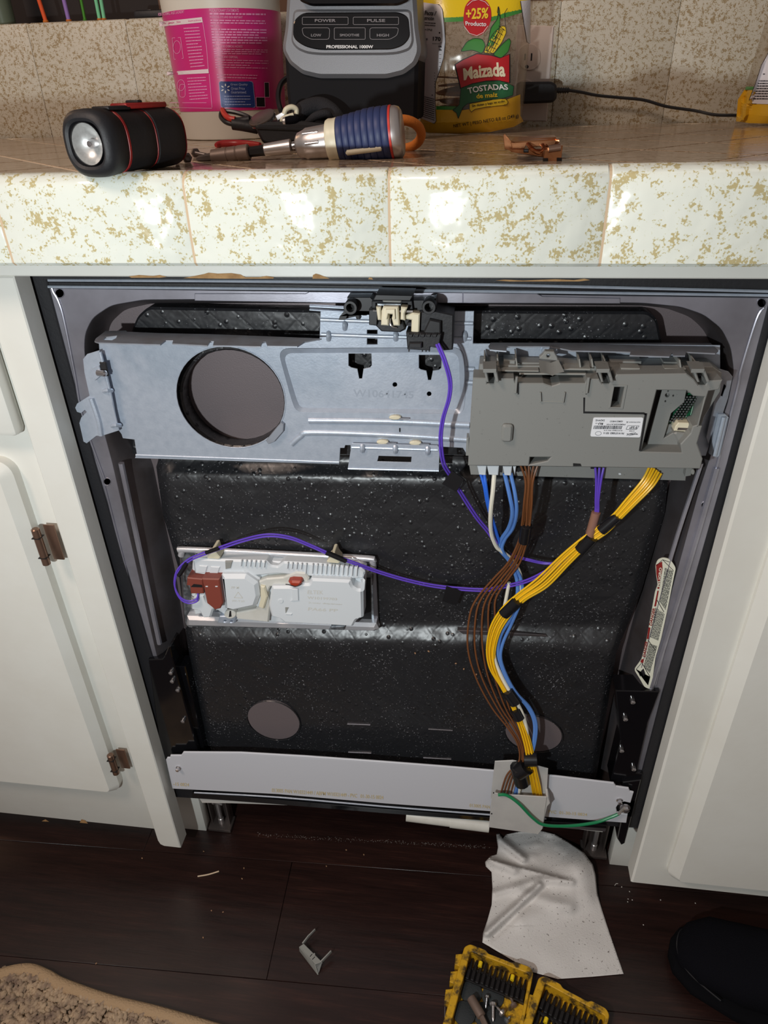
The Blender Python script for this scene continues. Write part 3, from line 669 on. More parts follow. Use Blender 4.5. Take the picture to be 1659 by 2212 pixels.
for u in (882, 911, 919, 926): slab('pin', [(u, 752), (u + 2.5, 752), (u + 2.5, 760), (u, 760)], .0, .003, 'black', la, bev=0)
for u, v in ((763, 655), (929, 654)):
    Mx = frame(W(u, v, .012), (0, -1, 0)); R_ = MM(12, 0)
    bo = lathe('screw_boss', [(0, R_), (.014, R_), (.0145, R_ * .93), (.0145, R_ * .62), (.004, R_ * .6)], Mx, 'black_pl', la, 24)
for px in ([(668, 660), (745, 664), (745, 668), (668, 664)], [(668, 668), (750, 673), (750, 677), (668, 671)], [(927, 670), (975, 672), (974, 675), (927, 674)]): slab('spring_blade', px, .012, .016, 'galv', la, bev=.0003)
slab('blade_pocket', [(741, 674), (775, 676), (778, 690), (770, 690), (768, 684), (741, 690)], .014, .022, 'black', la, bev=.0004)
# ------------------------------------------------------------------ control module
cm = sub('control_module', dw)
MF = -.012
slab('rear_housing', [(1036, 786), (1128, 790), (1262, 790), (1540, 792), (1560, 806), (1556, 846), (1522, 900), (1484, 1012), (1481, 1039), (1017, 1026), (1013, 1003), (1024, 900)], .008, .028, 'grey_pl', cm, [[(1122, 804), (1264, 808), (1264, 834), (1122, 834)], [(1448, 848), (1524, 850), (1508, 922), (1440, 916)]], .0006)
slab('inner_dark', [(1115, 800), (1270, 802), (1270, 838), (1115, 838)], .020, .0215, 'dark', cm)
COVER = [(1022, 816), (1052, 817), (1052, 829), (1067, 829), (1069, 818), (1110, 818), (1113, 826), (1122, 828), (1174, 828), (1182, 831), (1192, 834), (1202, 831), (1210, 828), (1264, 828), (1268, 819), (1294, 819), (1301, 829), (1316, 829), (1322, 823), (1333, 809), (1483, 807), (1500, 820), (1509, 832), (1524, 832), (1530, 823), (1561, 821), (1553, 842), (1531, 845), (1523, 870), (1508, 920), (1517, 921), (1506, 958), (1518, 992), (1513, 1013), (1011, 1006), (1016, 905)]
TR = [(1419, 843), (1484, 844), (1498, 856), (1522, 858), (1507, 918), (1497, 921), (1492, 936), (1470, 960), (1473, 978), (1384, 976), (1386, 972)]
WIN = [(1327, 836), (1349, 836), (1341, 880), (1319, 880)]
slab('front_cover', COVER, MF, .008, 'grey_pl', cm, [TR, WIN, [(1145, 988), (1190, 988), (1183, 996), (1143, 1004.5)]], .0008)
slab('recess_floor', [(1431, 840), (1484, 840), (1478, 869), (1450, 893), (1434, 947), (1456, 934), (1470, 938), (1466, 963), (1396, 963)], .0035, .008, 'grey_pl', cm, [ell(1442, 854, 5, 4.5, 12), ell(1455, 855, 2, 2, 8), ell(1438, 867, 2, 2, 8), ell(1444, 845, 2, 1.2, 8)], .0004)
loft('recess_slope', [W(u, v, MF + .0004) for u, v in [(1384, 977), (1474, 979), (1474, 978.5), (1384, 976.5)]], [W(u, v, .0036) for u, v in [(1396, 962), (1468, 964), (1468, 963.5), (1396, 961.5)]], 'grey_pl', cm)
slab('trough', [(1410, 838), (1436, 838), (1402, 980), (1376, 980)], .007, .0085, 'dark', cm, bev=0)
pc = slab('circuit_board', [(1448, 846), (1526, 852), (1508, 921), (1436, 914)], .0105, .012, 'pcb', cm, bev=0)
for i in range(4):
    u = 1492 + i * 9; slab('board_track', [(u, 860), (u + 1, 860), (u - 12, 909), (u - 13, 909)], .0102, .0105, 'pcb_line', cm, bev=0)
slab('board_track', [(1474, 907), (1504, 911), (1504, 912.5), (1474, 908.5)], .0102, .0105, 'pcb_line', cm, bev=0)
pv, pf = [], []
for i in range(4):
    for j in range(11):
        a, b = tube_geo([W(1484 + i * 7 - j * 3.6, 858 + j * 5.2, .0105), W(1484 + i * 7 - j * 3.6, 858 + j * 5.2, .004)], .0009, 5); pf += [[x + len(pv) for x in f] for f in b]; pv += a
o = mk('board_pins', pv, pf, 'bit', cm, fix=False); o['kind'] = 'stuff'
cn = slab('socket', [(1459, 921), (1466, 913), (1488, 914), (1494, 923), (1492, 934), (1456, 931)], -.002, .010, 'ivory', cm, bev=.0006)
slab('socket_mouth', [(1465, 924), (1488, 925), (1487, 930), (1463, 929)], -.0024, -.002, 'gun', cm, bev=0)
slab('lower_block', [(1455, 937), (1462, 934), (1490, 937), (1497, 921), (1517, 921), (1506, 958), (1518, 992), (1513, 1012), (1480, 1010), (1484, 984), (1466, 958)], -.004, .02, 'grey_pl', cm, bev=.0012)
loft('corner_chamfer', [W(u, v, MF + .0003) for u, v in [(1478, 986), (1511, 987), (1511, 990), (1478, 989)]], [W(u, v, -.002) for u, v in [(1482, 958), (1504, 958), (1504, 961), (1482, 961)]], 'grey_pl', cm)
slab('window_rim', [(1323, 831), (1356, 832), (1346, 884), (1314, 882)], MF - .0006, MF + .001, 'grey_pl', cm, [WIN], .0003)
slab('window_back', [(1320, 830), (1354, 830), (1346, 886), (1312, 886)], .002, .004, 'dark', cm, bev=0)
for px in ([(1260, 859), (1264, 859), (1263, 889), (1391, 891), (1395, 893), (1395, 897), (1389, 895), (1260, 893)], [(1393, 893), (1398, 893), (1384, 974), (1380, 974)], [(1118, 829), (1121, 829), (1121, 852), (1118, 852)], [(1267, 830), (1269, 830), (1267, 852), (1265, 852)]):
    slab('seam_groove', px, MF - .0003, MF + .0004, 'dark', cm, bev=0)
slab('raised_rib', [(1114, 815), (1119, 815), (1116, 851), (1110, 851)], MF - .003, MF, 'grey_pl', cm); slab('raised_rib', [(1269, 816), (1275, 816), (1270, 851), (1265, 851)], MF - .003, MF, 'grey_pl', cm)
for px in ([(1166, 848), (1169, 848), (1170, 868), (1166, 869)], [(1219, 848), (1222, 848), (1218, 871), (1215, 871)]): slab('raised_rib', px, MF - .002, MF, 'grey_pl', cm, bev=.0003)
slab('raised_rib', [(1166, 867), (1215, 868), (1215, 869.5), (1166, 868.5)], MF - .0006, MF, 'grey_lt', cm, bev=0)
slab('button_pad', rnd([(1085, 918), (1109, 919), (1106, 957), (1082, 956)], 8), MF - .0045, MF, 'grey_pl', cm, bev=.0018)
for a, b, c, d in ((1060, 781, 1073, 799), (1088, 778, 1113, 798), (1116, 783, 1166, 796), (1219, 785, 1274, 797), (1318, 780, 1386, 797), (1434, 782, 1478, 797)):
    slab('top_rail', [(a, b), (c, b + 1), (c, d), (a, d)], .012, .0265, 'grey_pl', cm, bev=.0006)
for a, b, c, d in ((1082, 800, 1164, 803), (1122, 806, 1266, 810), (1219, 796, 1276, 800), (1342, 795, 1383, 799), (1436, 796, 1482, 799), (1335, 802, 1482, 805)):
    slab('light_edge', [(a, b), (c, b + 1), (c, d + 1), (a, d)], -.001, .01, 'grey_lt', cm, bev=.0005)
for i, (a, b) in enumerate(((1045, 776), (1073, 774), (1113, 774), (1250, 776), (1277, 776), (1305, 778), (1467, 778), (1500, 780))):
    slab('fin', [(a, b), (a + 3, b), (a + 6, b + 18), (a + 2, b + 18)], .002, .026, 'grey_lt', cm, bev=.0003)
for x in (1060, 1308, 1516):
    s_ = 6 if x > 1500 else (3 if x > 1200 else 0)
    slab('clip_arch', [(x - 16 - s_, 796), (x + 12 - s_, 796), (x + 18, 826), (x + 11, 826), (x + 6 - s_ / 2, 806), (x - 8 - s_ / 2, 806), (x - 4, 826), (x - 9, 826)], -.018, -.001, 'grey_pl', cm, bev=.0006)
    hslab('clip_top', [(x - 16 - s_, 797), (x + 12 - s_, 797), (x + 8 - s_, 782), (x - 17 - s_, 782)], W(x, 796, -.018).z, .003, 'grey_pl', cm)
    slab('clip_hole', [(x - 8, 800), (x + 8, 800), (x + 10, 829), (x - 5, 829)], .004, .006, 'dark', cm, bev=0)
slab('mount_lug', [(1173, 766), (1178, 759), (1197, 760), (1204, 772), (1206, 780), (1165, 776), (1166, 772)], .004, .010, 'grey_pl', cm, [ell(1185, 769, 4, 4, 12)], .0006)
vz = [(1164, 777), (1176, 780), (1190, 783), (1200, 780), (1206, 777)]; vb = [(1166, 803), (1180, 806), (1193, 812), (1206, 806), (1219, 803)]
mk('lug_ramp', [W(u, v, .004) for u, v in vz] + [W(u, v, -.013) for u, v in vb], [[i, i + 1, i + 6, i + 5] for i in range(4)], 'grey_pl', cm, 'all')
slab('lug_boss', ell(1189, 758, 20, 12, 20), .0275, .030, 'galv', cm, bev=.001)
slab('side_latch', [(1008, 946), (1013, 946), (1014, 985), (1006, 985)], -.006, .004, 'grey_pl', cm); slab('side_latch', [(1255 + 228, 1010), (1500, 1010), (1492, 1028), (1480, 1030)], .0, .02, 'grey_pl', cm); slab('side_latch', ell(1497, 1020, 4, 6, 12), -.002, .01, 'grey_lt', cm)
slab('lower_dot', ell(1339, 1024, 3, 2, 10), .0074, .008, 'white_pl', cm, bev=0)
slab('notch', [(1238, 1001), (1254, 1002), (1256, 1007), (1238, 1007)], MF - .0004, MF, 'dark', cm, bev=0); slab('lead_mouth', [(1276, 1008), (1296, 1008), (1296, 1013), (1276, 1013)], .0066, .0085, 'dark', cm, bev=0)
for a, b, c in ((1031, 1007, 20), (1052, 1007, 26), (1086, 1008, 20), (1108, 1008, 7)):
    q = slab('plug', [(a, b), (a + c, b), (a + c - 2, b + 20 - (6 if c < 10 else 0)), (a + 4, b + 19)], -.003, .0075, 'white_pl', cm, bev=.0006)
slab('blank_plug', [(1115, 1010), (1142, 1010), (1138, 1018), (1112, 1020)], .002, .008, 'dark', cm)
# printed sticker, upside down as in the bay
LQ = [(1282, 902), (1390, 902), (1383, 945), (1275, 943)]
lb = slab('sticker', rnd(LQ, 4), MF - .0005, MF, 'lab_white', cm, bev=0); LF = PX(MF - .0007); qm = quadmap(LQ)
def lt(s, x0, y0, x1, y1, m='ink', b=.012): return text(s, [qm(x1, y1), qm(x0, y1), qm(x0, y0), qm(x1, y0)], LF, m, cm, b)
lt('DADW-02', .05, .10, .23, .20); lt('ASSEMBLED IN MEXICO', .34, .16, .60, .24); lt('FLEXTRONICS', .72, .21, .95, .26); lt('X', .67, .19, .71, .28)
lt('PRM5020CKYW', .28, .32, .66, .39); lt('RU', .12, .27, .21, .38, b=.04); lt('c us', .06, .28, .11, .33); lt('FSP', .75, .45, .90, .57)
lt('SN W12786643  DHG 16 W', .25, .64, .62, .70); lt('PN W10730803  REV A', .25, .76, .66, .86); lt('01 WW0', .76, .65, .86, .71)
rg = random.Random(4); x = .07
bars = []
while x < .63:
    w = rg.choice((.006, .010, .016)); bars.append([qm(x - .03, .42), qm(x + w - .03, .42), qm(x + w - .04, .60), qm(x - .04, .60)]); x += w + rg.choice((.006, .009, .012))
decal('barcode', bars, LF, 'ink', cm)
decal('badge_frame', outline([qm(.71, .42), qm(.94, .42), qm(.90, .60), qm(.69, .60)], .7), LF, 'ink', cm)
decal('badge_ring', outline([qm(.15 + .06 * math.cos(t), .83 + .10 * math.sin(t)) for t in [i * .39 for i in range(16)]], .6), LF, 'ink', cm)
decal('badge_mark', [stroke([qm(.72, .92), qm(.80, .80), (qm(.90, .76)), qm(.86, .86), qm(.76, .92)], .7)], LF, 'ink', cm); lt('appliance', .72, .80, .94, .88, 'ink', .03)
# ------------------------------------------------------------------ detergent dispenser
dp = sub('detergent_dispenser', dw)
DY = .0480
slab('frame_plate', rnd([(392, 1186), (800, 1206), (806, 1220), (815, 1368), (402, 1356), (398, 1330)], 12), DY - .003, DY, 'zinc', dp)
tube('frame_bar', [W(391, 1200, DY - .006), W(394, 1190, DY - .006), W(402, 1187, DY - .006), W(600, 1196, DY - .006), W(790, 1206, DY - .006), W(804, 1212, DY - .006), W(807, 1225, DY - .005)], .0035, 'trim', dp, 6, 10)
slab('frame_bar', [(402, 1334), (812, 1350), (818, 1362), (808, 1367), (402, 1355)], DY - .014, DY - .003, 'trim', dp, bev=.0035)
slab('frame_side', [(386, 1186), (392, 1186), (404, 1356), (398, 1356)], DY - .002, DY, 'steel_dk', dp); slab('frame_side', [(803, 1222), (812, 1230), (818, 1350), (808, 1350)], DY - .004, DY, 'steel_dk', dp)
slab('dark_gap', [(780, 1250), (800, 1250), (802, 1340), (775, 1345)], DY - .0045, DY - .003, 'dark', dp, bev=0)
slab('back_tray', [(415, 1208), (600, 1214), (784, 1228), (790, 1245), (782, 1330), (760, 1352), (580, 1345), (500, 1340), (470, 1320), (420, 1330), (412, 1300)], DY - .016, DY - .003, 'white_pl', dp, bev=.002)
slab('main_cover', rnd([(586, 1268), (640, 1268), (644, 1262), (668, 1262), (671, 1251), (757, 1255), (762, 1268), (772, 1274), (782, 1274), (784, 1250), (785, 1335), (770, 1340), (762, 1355), (615, 1347), (604, 1338), (586, 1334), (580, 1310)], 3), DY - .030, DY - .012, 'white_pl', dp, bev=.0025)
slab('top_deck', rnd([(416, 1211), (424, 1207), (500, 1210), (575, 1212), (585, 1222), (600, 1224), (612, 1214), (690, 1218), (780, 1228), (789, 1236), (786, 1250), (760, 1252), (668, 1246), (600, 1240), (540, 1246), (440, 1243), (420, 1240)], 3), DY - .022, DY - .006, 'white_pl', dp, bev=.002)
slab('left_cover', rnd([(476, 1244), (530, 1244), (556, 1262), (560, 1290), (552, 1312), (505, 1322), (484, 1318)], 3), DY - .030, DY - .012, 'white_pl', dp, bev=.004)
slab('facet', [(524, 1228), (560, 1252), (566, 1290), (556, 1318), (552, 1312), (558, 1290), (553, 1264), (520, 1244)], DY - .024, DY - .014, 'white_pl', dp, bev=.003)
slab('foot_block', rnd([(412, 1306), (420, 1286), (442, 1284), (446, 1300), (461, 1316), (455, 1335), (438, 1336), (430, 1320), (413, 1318)], 3), DY - .028, DY - .008, 'white_pl', dp, bev=.002)
slab('latch_block', [(436, 1250), (474, 1251), (482, 1303), (476, 1315), (464, 1318), (457, 1312), (447, 1304)], DY - .034, DY - .012, 'rust', dp, bev=.0012)
slab('plug_block', [(404, 1248), (438, 1251), (440, 1283), (412, 1283), (410, 1266), (403, 1265)], DY - .030, DY - .012, 'rust', dp, bev=.001)
slab('plug_slot', [(418, 1262), (436, 1264), (437, 1269), (412, 1268)], DY - .0305, DY - .03, 'dark', dp, bev=0)
for u in (446, 467): slab('plug_mark', [(u - 2, 1266), (u + 3, 1266), (u + 3, 1268), (u - 2, 1268)], DY - .0343, DY - .034, 'white_pl', dp, bev=0)
slab('clear_cover', [(555, 1258), (575, 1250), (612, 1247), (640, 1236), (660, 1238), (668, 1250), (664, 1262), (640, 1266), (584, 1268), (578, 1280), (584, 1310), (580, 1345), (512, 1338), (505, 1325), (552, 1316), (564, 1292), (560, 1268)], DY - .024, DY - .014, 'cloudy', dp, bev=.0015)
slab('clear_ribbon', [(562, 1266), (572, 1268), (578, 1290), (570, 1316), (566, 1316), (558, 1312), (562, 1296)], DY - .027, DY - .018, 'ivory', dp, bev=.0015)
slab('red_seal', [(622, 1258), (630, 1256), (648, 1257), (651, 1260), (646, 1268), (636, 1271), (627, 1268)], DY - .033, DY - .02, 'seal_red', dp, bev=.002)
tube('seal_thread', [W(617, 1262, DY - .033), W(624, 1263, DY - .0335), W(638, 1267, DY - .034), W(650, 1263, DY - .033)], .0005, 'black', dp, 3, 6)
for i in range(26):
    u = 520 + i * 10 + (4 if 14 < i < 20 else 0); v = 1212 + i * .55
    if 572 < u < 612: continue
    slab('deck_rib', [(u, v), (u + 2.5, v), (u + 1, v + (12 if i < 14 else 20)), (u - 1.5, v + (12 if i < 14 else 20))], DY - .0245, DY - .021, 'white_pl', dp, bev=.0004)
for px in ([(430, 1222), (448, 1223), (444, 1238), (426, 1237)], [(455, 1224), (475, 1225), (470, 1241), (452, 1240)], [(486, 1213), (502, 1213), (498, 1228), (487, 1230)]): slab('deck_pocket', px, DY - .0232, DY - .021, 'grey_lt' if px[0][0] > 480 else 'white_pl', dp, bev=.0006)
slab('post', [(630, 1272), (644, 1272), (645, 1298), (627, 1299), (631, 1294)], DY - .0315, DY - .03, 'white_pl', dp, bev=.0006); slab('arrow_pocket', [(616, 1312), (624, 1312), (617, 1326)], DY - .0303, DY - .03, 'grey_lt', dp, bev=0)
slab('arrow_lip', [(617, 1325), (631, 1326), (629, 1329), (616, 1328)], DY - .0310, DY - .03, 'white_pl', dp, bev=.0003)
slab('dial', ell(606, 1299, 6, 5, 16), DY - .0307, DY - .03, 'white_pl', dp, bev=.0004)
for q, s in (([(665, 1275), (698, 1276), (698, 1284), (664, 1283)], 'ELTEK'), ([(664, 1288), (728, 1292), (728, 1297), (664, 1294)], 'W10199703'), ([(666, 1300), (740, 1304), (740, 1308), (666, 1304)], '2-way dispenser'), ([(666, 1312), (730, 1316), (729, 1322), (665, 1319)], 'PA66 PP'), ([(500, 1267), (516, 1267), (516, 1272), (500, 1272)], 'PP M'), ([(502, 1296), (528, 1297), (528, 1301), (502, 1300)], 'PP-T20')):
    text(s, q, PX(DY - .0302), 'cloudy', dp, name='moulded_text')
decal('moulded_triangle', outline([(506, 1291), (514, 1279), (524, 1292)], 1.4), PX(DY - .0302), 'cloudy', dp)
for u, v, r in ((597, 1216, 8), (792, 1228, 6)): lathe('hex_screw', [(0, .0035), (.004, .0035), (.0046, .002)], frame(W(u, v, DY - .006), (0, -1, .1)), 'chrome', dp, 6)
slab('spring_clip', [(474, 1331), (510, 1332), (508, 1346), (500, 1348), (470, 1346)], DY - .020, DY - .008, 'galv', dp, [ell(486, 1342, 3, 2, 8), ell(500, 1343, 3, 2, 8)], .001)
slab('spring_clip', [(715, 1354), (746, 1352), (743, 1362), (710, 1361)], DY - .018, DY - .008, 'zinc', dp, bev=.001)
slab('clip_washer', ell(497, 1328, 13, 9, 18), DY - .0255, DY - .02, 'cloudy', dp, bev=.0008); slab('clip_slit', [(496, 1320), (499, 1320), (500, 1332), (494, 1333)], DY - .0258, DY - .0255, 'dark', dp, bev=0)
for u, v in ((461, 1198), (720, 1207)):
    slab('wire_clip', rnd([(u - 15, v + 6), (u - 6, v - 3), (u - 4, v - 13), (u + 3, v - 14), (u + 6, v - 3), (u + 15, v + 7), (u + 12, v + 11), (u - 13, v + 9)], 3), DY - .022, DY - .006, 'ivory', dp, bev=.001)
    slab('clip_window', rnd([(u - 20, v + 5), (u + 18, v + 8), (u + 16, v + 13), (u - 18, v + 11)], 2), DY - .0050, DY - .004, 'dark', dp, bev=0)
# ------------------------------------------------------------------ wiring
wh = sub('wiring_harness', dw)
def wire(pts, material, r, off=(0, 0), k=6, name='wire', jit=0.0, seed=0):
    rg = random.Random(seed + len(pts) * 7); P = []
    for i, q in enumerate(pts):
        w = q[3] if len(q) > 3 else 1.0
        P.append(W(q[0] + off[0] * w + rg.uniform(-jit, jit), q[1] + off[1] * w, q[2] + rg.uniform(-jit, jit) * .0002))
    return tube(name, P, r, material, wh, k, 8)
A1 = [(945, 743, -.006), (960, 778, -.012), (972, 822, -.010), (970, 860, -.008), (957, 905, -.004), (952, 950, .000), (958, 1000, .008), (975, 1030, .016), (1000, 1072, .024), (1030, 1118, .030), (1056, 1150, .034), (1080, 1186, .034), (1100, 1198, .034), (1136, 1208, .033), (1190, 1217, .030), (1240, 1200, .018), (1266, 1172, .010)]
wire(A1, 'w_purple', .00098, (-2.5, 1)); wire(A1, 'w_purple', .00098, (2.5, -1))
A2 = [(428, 1284, .020), (424, 1296, .016), (406, 1300, .014), (388, 1290, .014), (377, 1265, .015), (382, 1235, .018), (404, 1212, .022), (428, 1200, .024), (462, 1188, .024), (520, 1168, .022), (575, 1156, .020), (625, 1161, .021), (670, 1178, .023), (720, 1200, .024), (760, 1214, .027), (815, 1234, .034), (880, 1253, .038), (950, 1267, .040), (1040, 1274, .036), (1080, 1268, .030), (1136, 1255, .022), (1190, 1228, .016), (1245, 1196, .010), (1268, 1172, .006)]
wire(A2, 'w_purple', .00098, (0, -2)); wire(A2, 'w_purple', .00098, (1, 3))
for i in range(3): wire([(1286 + i * 9, 1010, .004), (1288 + i * 5, 1040, .002), (1287 + i * 3, 1080, .004), (1286 + i * 3, 1108, .006), (1276 + i * 3, 1165, .006)], 'w_purple', .0011)
wire([(1068, 1022, .000), (1065, 1060, -.003), (1060, 1108, .002), (1061, 1150, .014), (1072, 1180, .022), (1086, 1192, .026), (1108, 1212, .030), (1124, 1245, .030), (1119, 1290, .026), (1100, 1320, .022), (1080, 1355, .018), (1067, 1390, .016), (1069, 1425, .014), (1082, 1458, .012), (1098, 1488, .010), (1118, 1520, .008), (1133, 1555, .006), (1140, 1600, .004), (1137, 1650, -.001), (1126, 1690, .000), (1118, 1724, .004)], 'w_white', .0021)
wire([(1100, 1258, .028), (1094, 1290, .026), (1088, 1320, .024), (1084, 1345, .022)], 'w_white', .0019)
wire([(1090, 1022, .000), (1101, 1070, -.004), (1107, 1108, .000), (1099, 1140, .012), (1083, 1165, .022), (1080, 1187, .026), (1100, 1212, .030), (1116, 1250, .028), (1117, 1290, .024), (1104, 1332, .020), (1082, 1372, .018), (1076, 1410, .016), (1088, 1452, .014), (1108, 1490, .012), (1138, 1525, .014), (1154, 1560, .012), (1152, 1605, .006), (1136, 1655, -.001), (1120, 1690, .000), (1110, 1722, .004)], 'w_blue', .0020)
wire([(1103, 1022, .000), (1113, 1068, -.005), (1116, 1105, -.001), (1108, 1140, .011), (1090, 1166, .021), (1086, 1190, .025), (1112, 1222, .029), (1128, 1262, .027), (1124, 1300, .023), (1106, 1345, .019), (1086, 1390, .017), (1082, 1425, .015), (1098, 1468, .013), (1118, 1500, .012), (1144, 1528, .014), (1158, 1562, .012), (1155, 1606, .006), (1140, 1655, -.002), (1126, 1690, .000), (1116, 1722, .004)], 'w_blue', .0018)
wire([(1038, 1022, .002), (1046, 1050, -.002), (1052, 1085, .002), (1064, 1130, .014), (1076, 1165, .024), (1086, 1192, .029)], 'w_blue2', .0014); wire([(1046, 1022, .001), (1050, 1050, -.003), (1057, 1095, .002), (1070, 1140, .014), (1082, 1182, .026)], 'w_blue2', .0014)
wire([(1058, 1022, .003), (1056, 1060, .004), (1060, 1110, .012), (1078, 1160, .026), (1092, 1190, .031), (1115, 1212, .033)], 'black_pl', .0016)
BRN = [(1143, 1000, .002), (1143, 1040, -.002), (1139, 1090, .000), (1135, 1140, .008), (1128, 1172, .014), (1110, 1215, .020, 1.6), (1082, 1250, .024, 2.0), (1052, 1290, .026, 2.4), (1042, 1330, .024, 3.2), (1042, 1400, .020, 3.8), (1056, 1465, .016, 3.2), (1082, 1528, .012, 2.2), (1110, 1572, .008, 1.6), (1127, 1608, .004), (1130, 1645, -.001), (1108, 1675, .000, 1.6), (1094, 1722, .004, 1.8)]
for i in range(5): wire([(BRN[0][0] + (i - 2) * 6.5, BRN[0][1], BRN[0][2])] + [(q[0], q[1], q[2] + .0012 * (i % 2), *q[3:]) for q in BRN[1:]], 'w_brown', .00105, ((i - 2) * 4.2, 0), jit=1.2, seed=i)
YEL = [(1416, 1014, .004, 1.4), (1398, 1045, -.002, 1.2), (1362, 1085, -.002), (1332, 1117, .000, .8), (1302, 1144, .002), (1262, 1172, .004), (1220, 1210, .006, 1.2), (1172, 1258, .008, 1.3), (1126, 1290, .010), (1095, 1320, .012, 1.1), (1070, 1360, .012, 1.1), (1060, 1408, .012), (1067, 1450, .010), (1088, 1488, .009, .8), (1112, 1532, .006, .8), (1130, 1575, .003, 1.1), (1142, 1615, .000), (1148, 1650, -.003), (1156, 1690, -.002, 1.2), (1162, 1724, .004, 1.2)]
for i in range(6): wire([(q[0], q[1], q[2] + .0016 * (i % 2), *q[3:]) for q in YEL], 'w_yellow', .00105, ((i - 2.5) * 3.4, (i - 2.5) * 2.6), jit=.5, seed=i)
wire([(1076, 1717, -.010), (1095, 1718, -.010), (1120, 1735, -.012), (1150, 1766, -.013), (1176, 1782, -.012), (1230, 1784, -.006), (1285, 1777, .000), (1318, 1766, .004), (1337, 1758, .006)], 'w_green', .0019)
def sleeve(a, b, r, y, material='tape', name='tape_wrap', pinch=.9):
    A_, B_ = W(a[0], a[1], y[0]), W(b[0], b[1], y[1]); m = A_.lerp(B_, .5); tube(name, [A_, A_.lerp(B_, .08), m, B_.lerp(A_, .08), B_], lambda t: r * (1 if .05 < t < .95 else pinch), material, wh, 2, 12)
sleeve((1298, 1146), (1334, 1115), .0052, (.0015, .0005)); sleeve((1254, 1188), (1280, 1160), .0066, (.0055, .0035)); sleeve((1088, 1326), (1118, 1297), .0064, (.0125, .0105)); sleeve((1132, 1170), (1137, 1134), .0055, (.0125, .0075))
sleeve((1095, 1492), (1113, 1518), .0068, (.009, .0075)); sleeve((1112, 1532), (1122, 1552), .0060, (.0065, .005)); sleeve((1288, 1106), (1271, 1166), .0042, (.005, .005), 'clear_br', 'clear_sleeve', .7)
sleeve((1132, 1640), (1160, 1640), .0085, (-.002, -.002)); sleeve((1118, 1668), (1138, 1655), .010, (-.004, -.004)); sleeve((1118, 1655), (1128, 1692), .009, (-.003, -.003))
sleeve((404, 1216), (386, 1244), .0026, (.021, .017)); sleeve((445, 1194), (474, 1184), .0022, (.0235, .0235)); sleeve((704, 1193), (748, 1212), .0028, (.0235, .0255))
slab('tape_flag', [(977, 1017), (1003, 1036), (986, 1063), (974, 1056), (955, 1046)], .010, .0112, 'tape', wh, bev=.0002); slab('tape_flag', [(1003, 1036), (1008, 1042), (1000, 1052), (990, 1062)], .014, .015, 'tape', wh, bev=.0002)
slab('tape_flag', [(964, 1267), (999, 1277), (986, 1309), (955, 1299)], .0375, .0385, 'tape', wh, bev=.0002)
# ------------------------------------------------------------------ toe panel and below
tp = sub('toe_panel', dw)
TY = .010
def px_panel(px, y0, y1, m, name='sheet', holes=()): return slab(name, px, y0, y1, m, tp, holes, .0007)
px_panel([(358, 1642), (361, 1637), (367, 1637), (368, 1632), (391, 1632), (396, 1625), (520, 1626), (660, 1634), (830, 1646), (960, 1656), (1200, 1677), (1326, 1692), (1331, 1699), (1358, 1703), (1361, 1710), (1369, 1712), (1362, 1735), (1349, 1732), (1337, 1736), (1331, 1745), (1333, 1755), (1342, 1758), (1356, 1760), (1353, 1778), (1180, 1765), (1060, 1753), (830, 1736), (600, 1716), (372, 1704)], TY, TY + .002, 'panel')
tube('top_roll', [W(u, v, TY + .001) for u, v in ((397, 1627), (520, 1628), (660, 1636), (830, 1648), (960, 1658))], .0011, 'panel', tp, 3, 8)
tube('bottom_edge', [W(u, v, TY + .003) for u, v in ((420, 1712), (600, 1722), (830, 1742), (1060, 1760), (1180, 1768))], .0011, 'galv', tp, 3, 8)
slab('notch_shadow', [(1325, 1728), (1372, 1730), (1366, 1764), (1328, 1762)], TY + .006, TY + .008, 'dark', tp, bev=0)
def hexbolt(u, v, y, r, name='hex_screw'): 
    s_ = sub(name, tp)if False else tp
    lathe('screw_washer', [(0, r * 1.35), (.0012, r * 1.35), (.0016, r * 1.1)], frame(W(u, v, y), (0, -1, 0)), 'chrome', s_, 20); lathe('screw_head', [(.0014, r), (.0052, r), (.0060, r * .7)], frame(W(u, v, y), (0, -1, .05)), 'chrome', s_, 6)
hexbolt(386, 1658, TY, .0026); hexbolt(1338, 1728, TY, .0028); hexbolt(1350, 1744, TY - .002, .0046)
tube('ground_lug', [W(1336, 1758, .005), W(1343, 1750, .003), W(1349, 1746, .002)], .0016, 'nickel', tp, 3, 8)
PT = PX(TY - .0005)
text('013005 PAN W10321449 / ABPM W10321449 - PVC   01-30-15 0824', [(587, 1703), (828, 1719), (828, 1727), (587, 1711)], PT, 'panel_ink', tp); text('-15 0824', [(374, 1690), (408, 1692), (408, 1699), (374, 1697)], PT, 'panel_ink', tp)
text('013005 PAN', [(1014, 1736), (1058, 1740), (1058, 1747), (1014, 1743)], PT, 'panel_ink', tp); text('PVC  01-30-15 0824', [(1184, 1750), (1268, 1757), (1268, 1763), (1184, 1757)], PT, 'panel_ink', tp)
slab('lower_strip', [(415, 1712), (830, 1748), (1060, 1766), (1180, 1775), (1310, 1783), (1310, 1790), (1060, 1774), (830, 1757), (600, 1738), (415, 1724)], .020, .05, 'black_gl', dw)
slab('foam_strip', [(428, 1722), (500, 1726), (574, 1731), (592, 1727), (640, 1730), (762, 1739), (760, 1747), (700, 1746), (640, 1741), (560, 1738), (500, 1736), (436, 1735)], .028, .05, 'lint', dw, bev=.001)
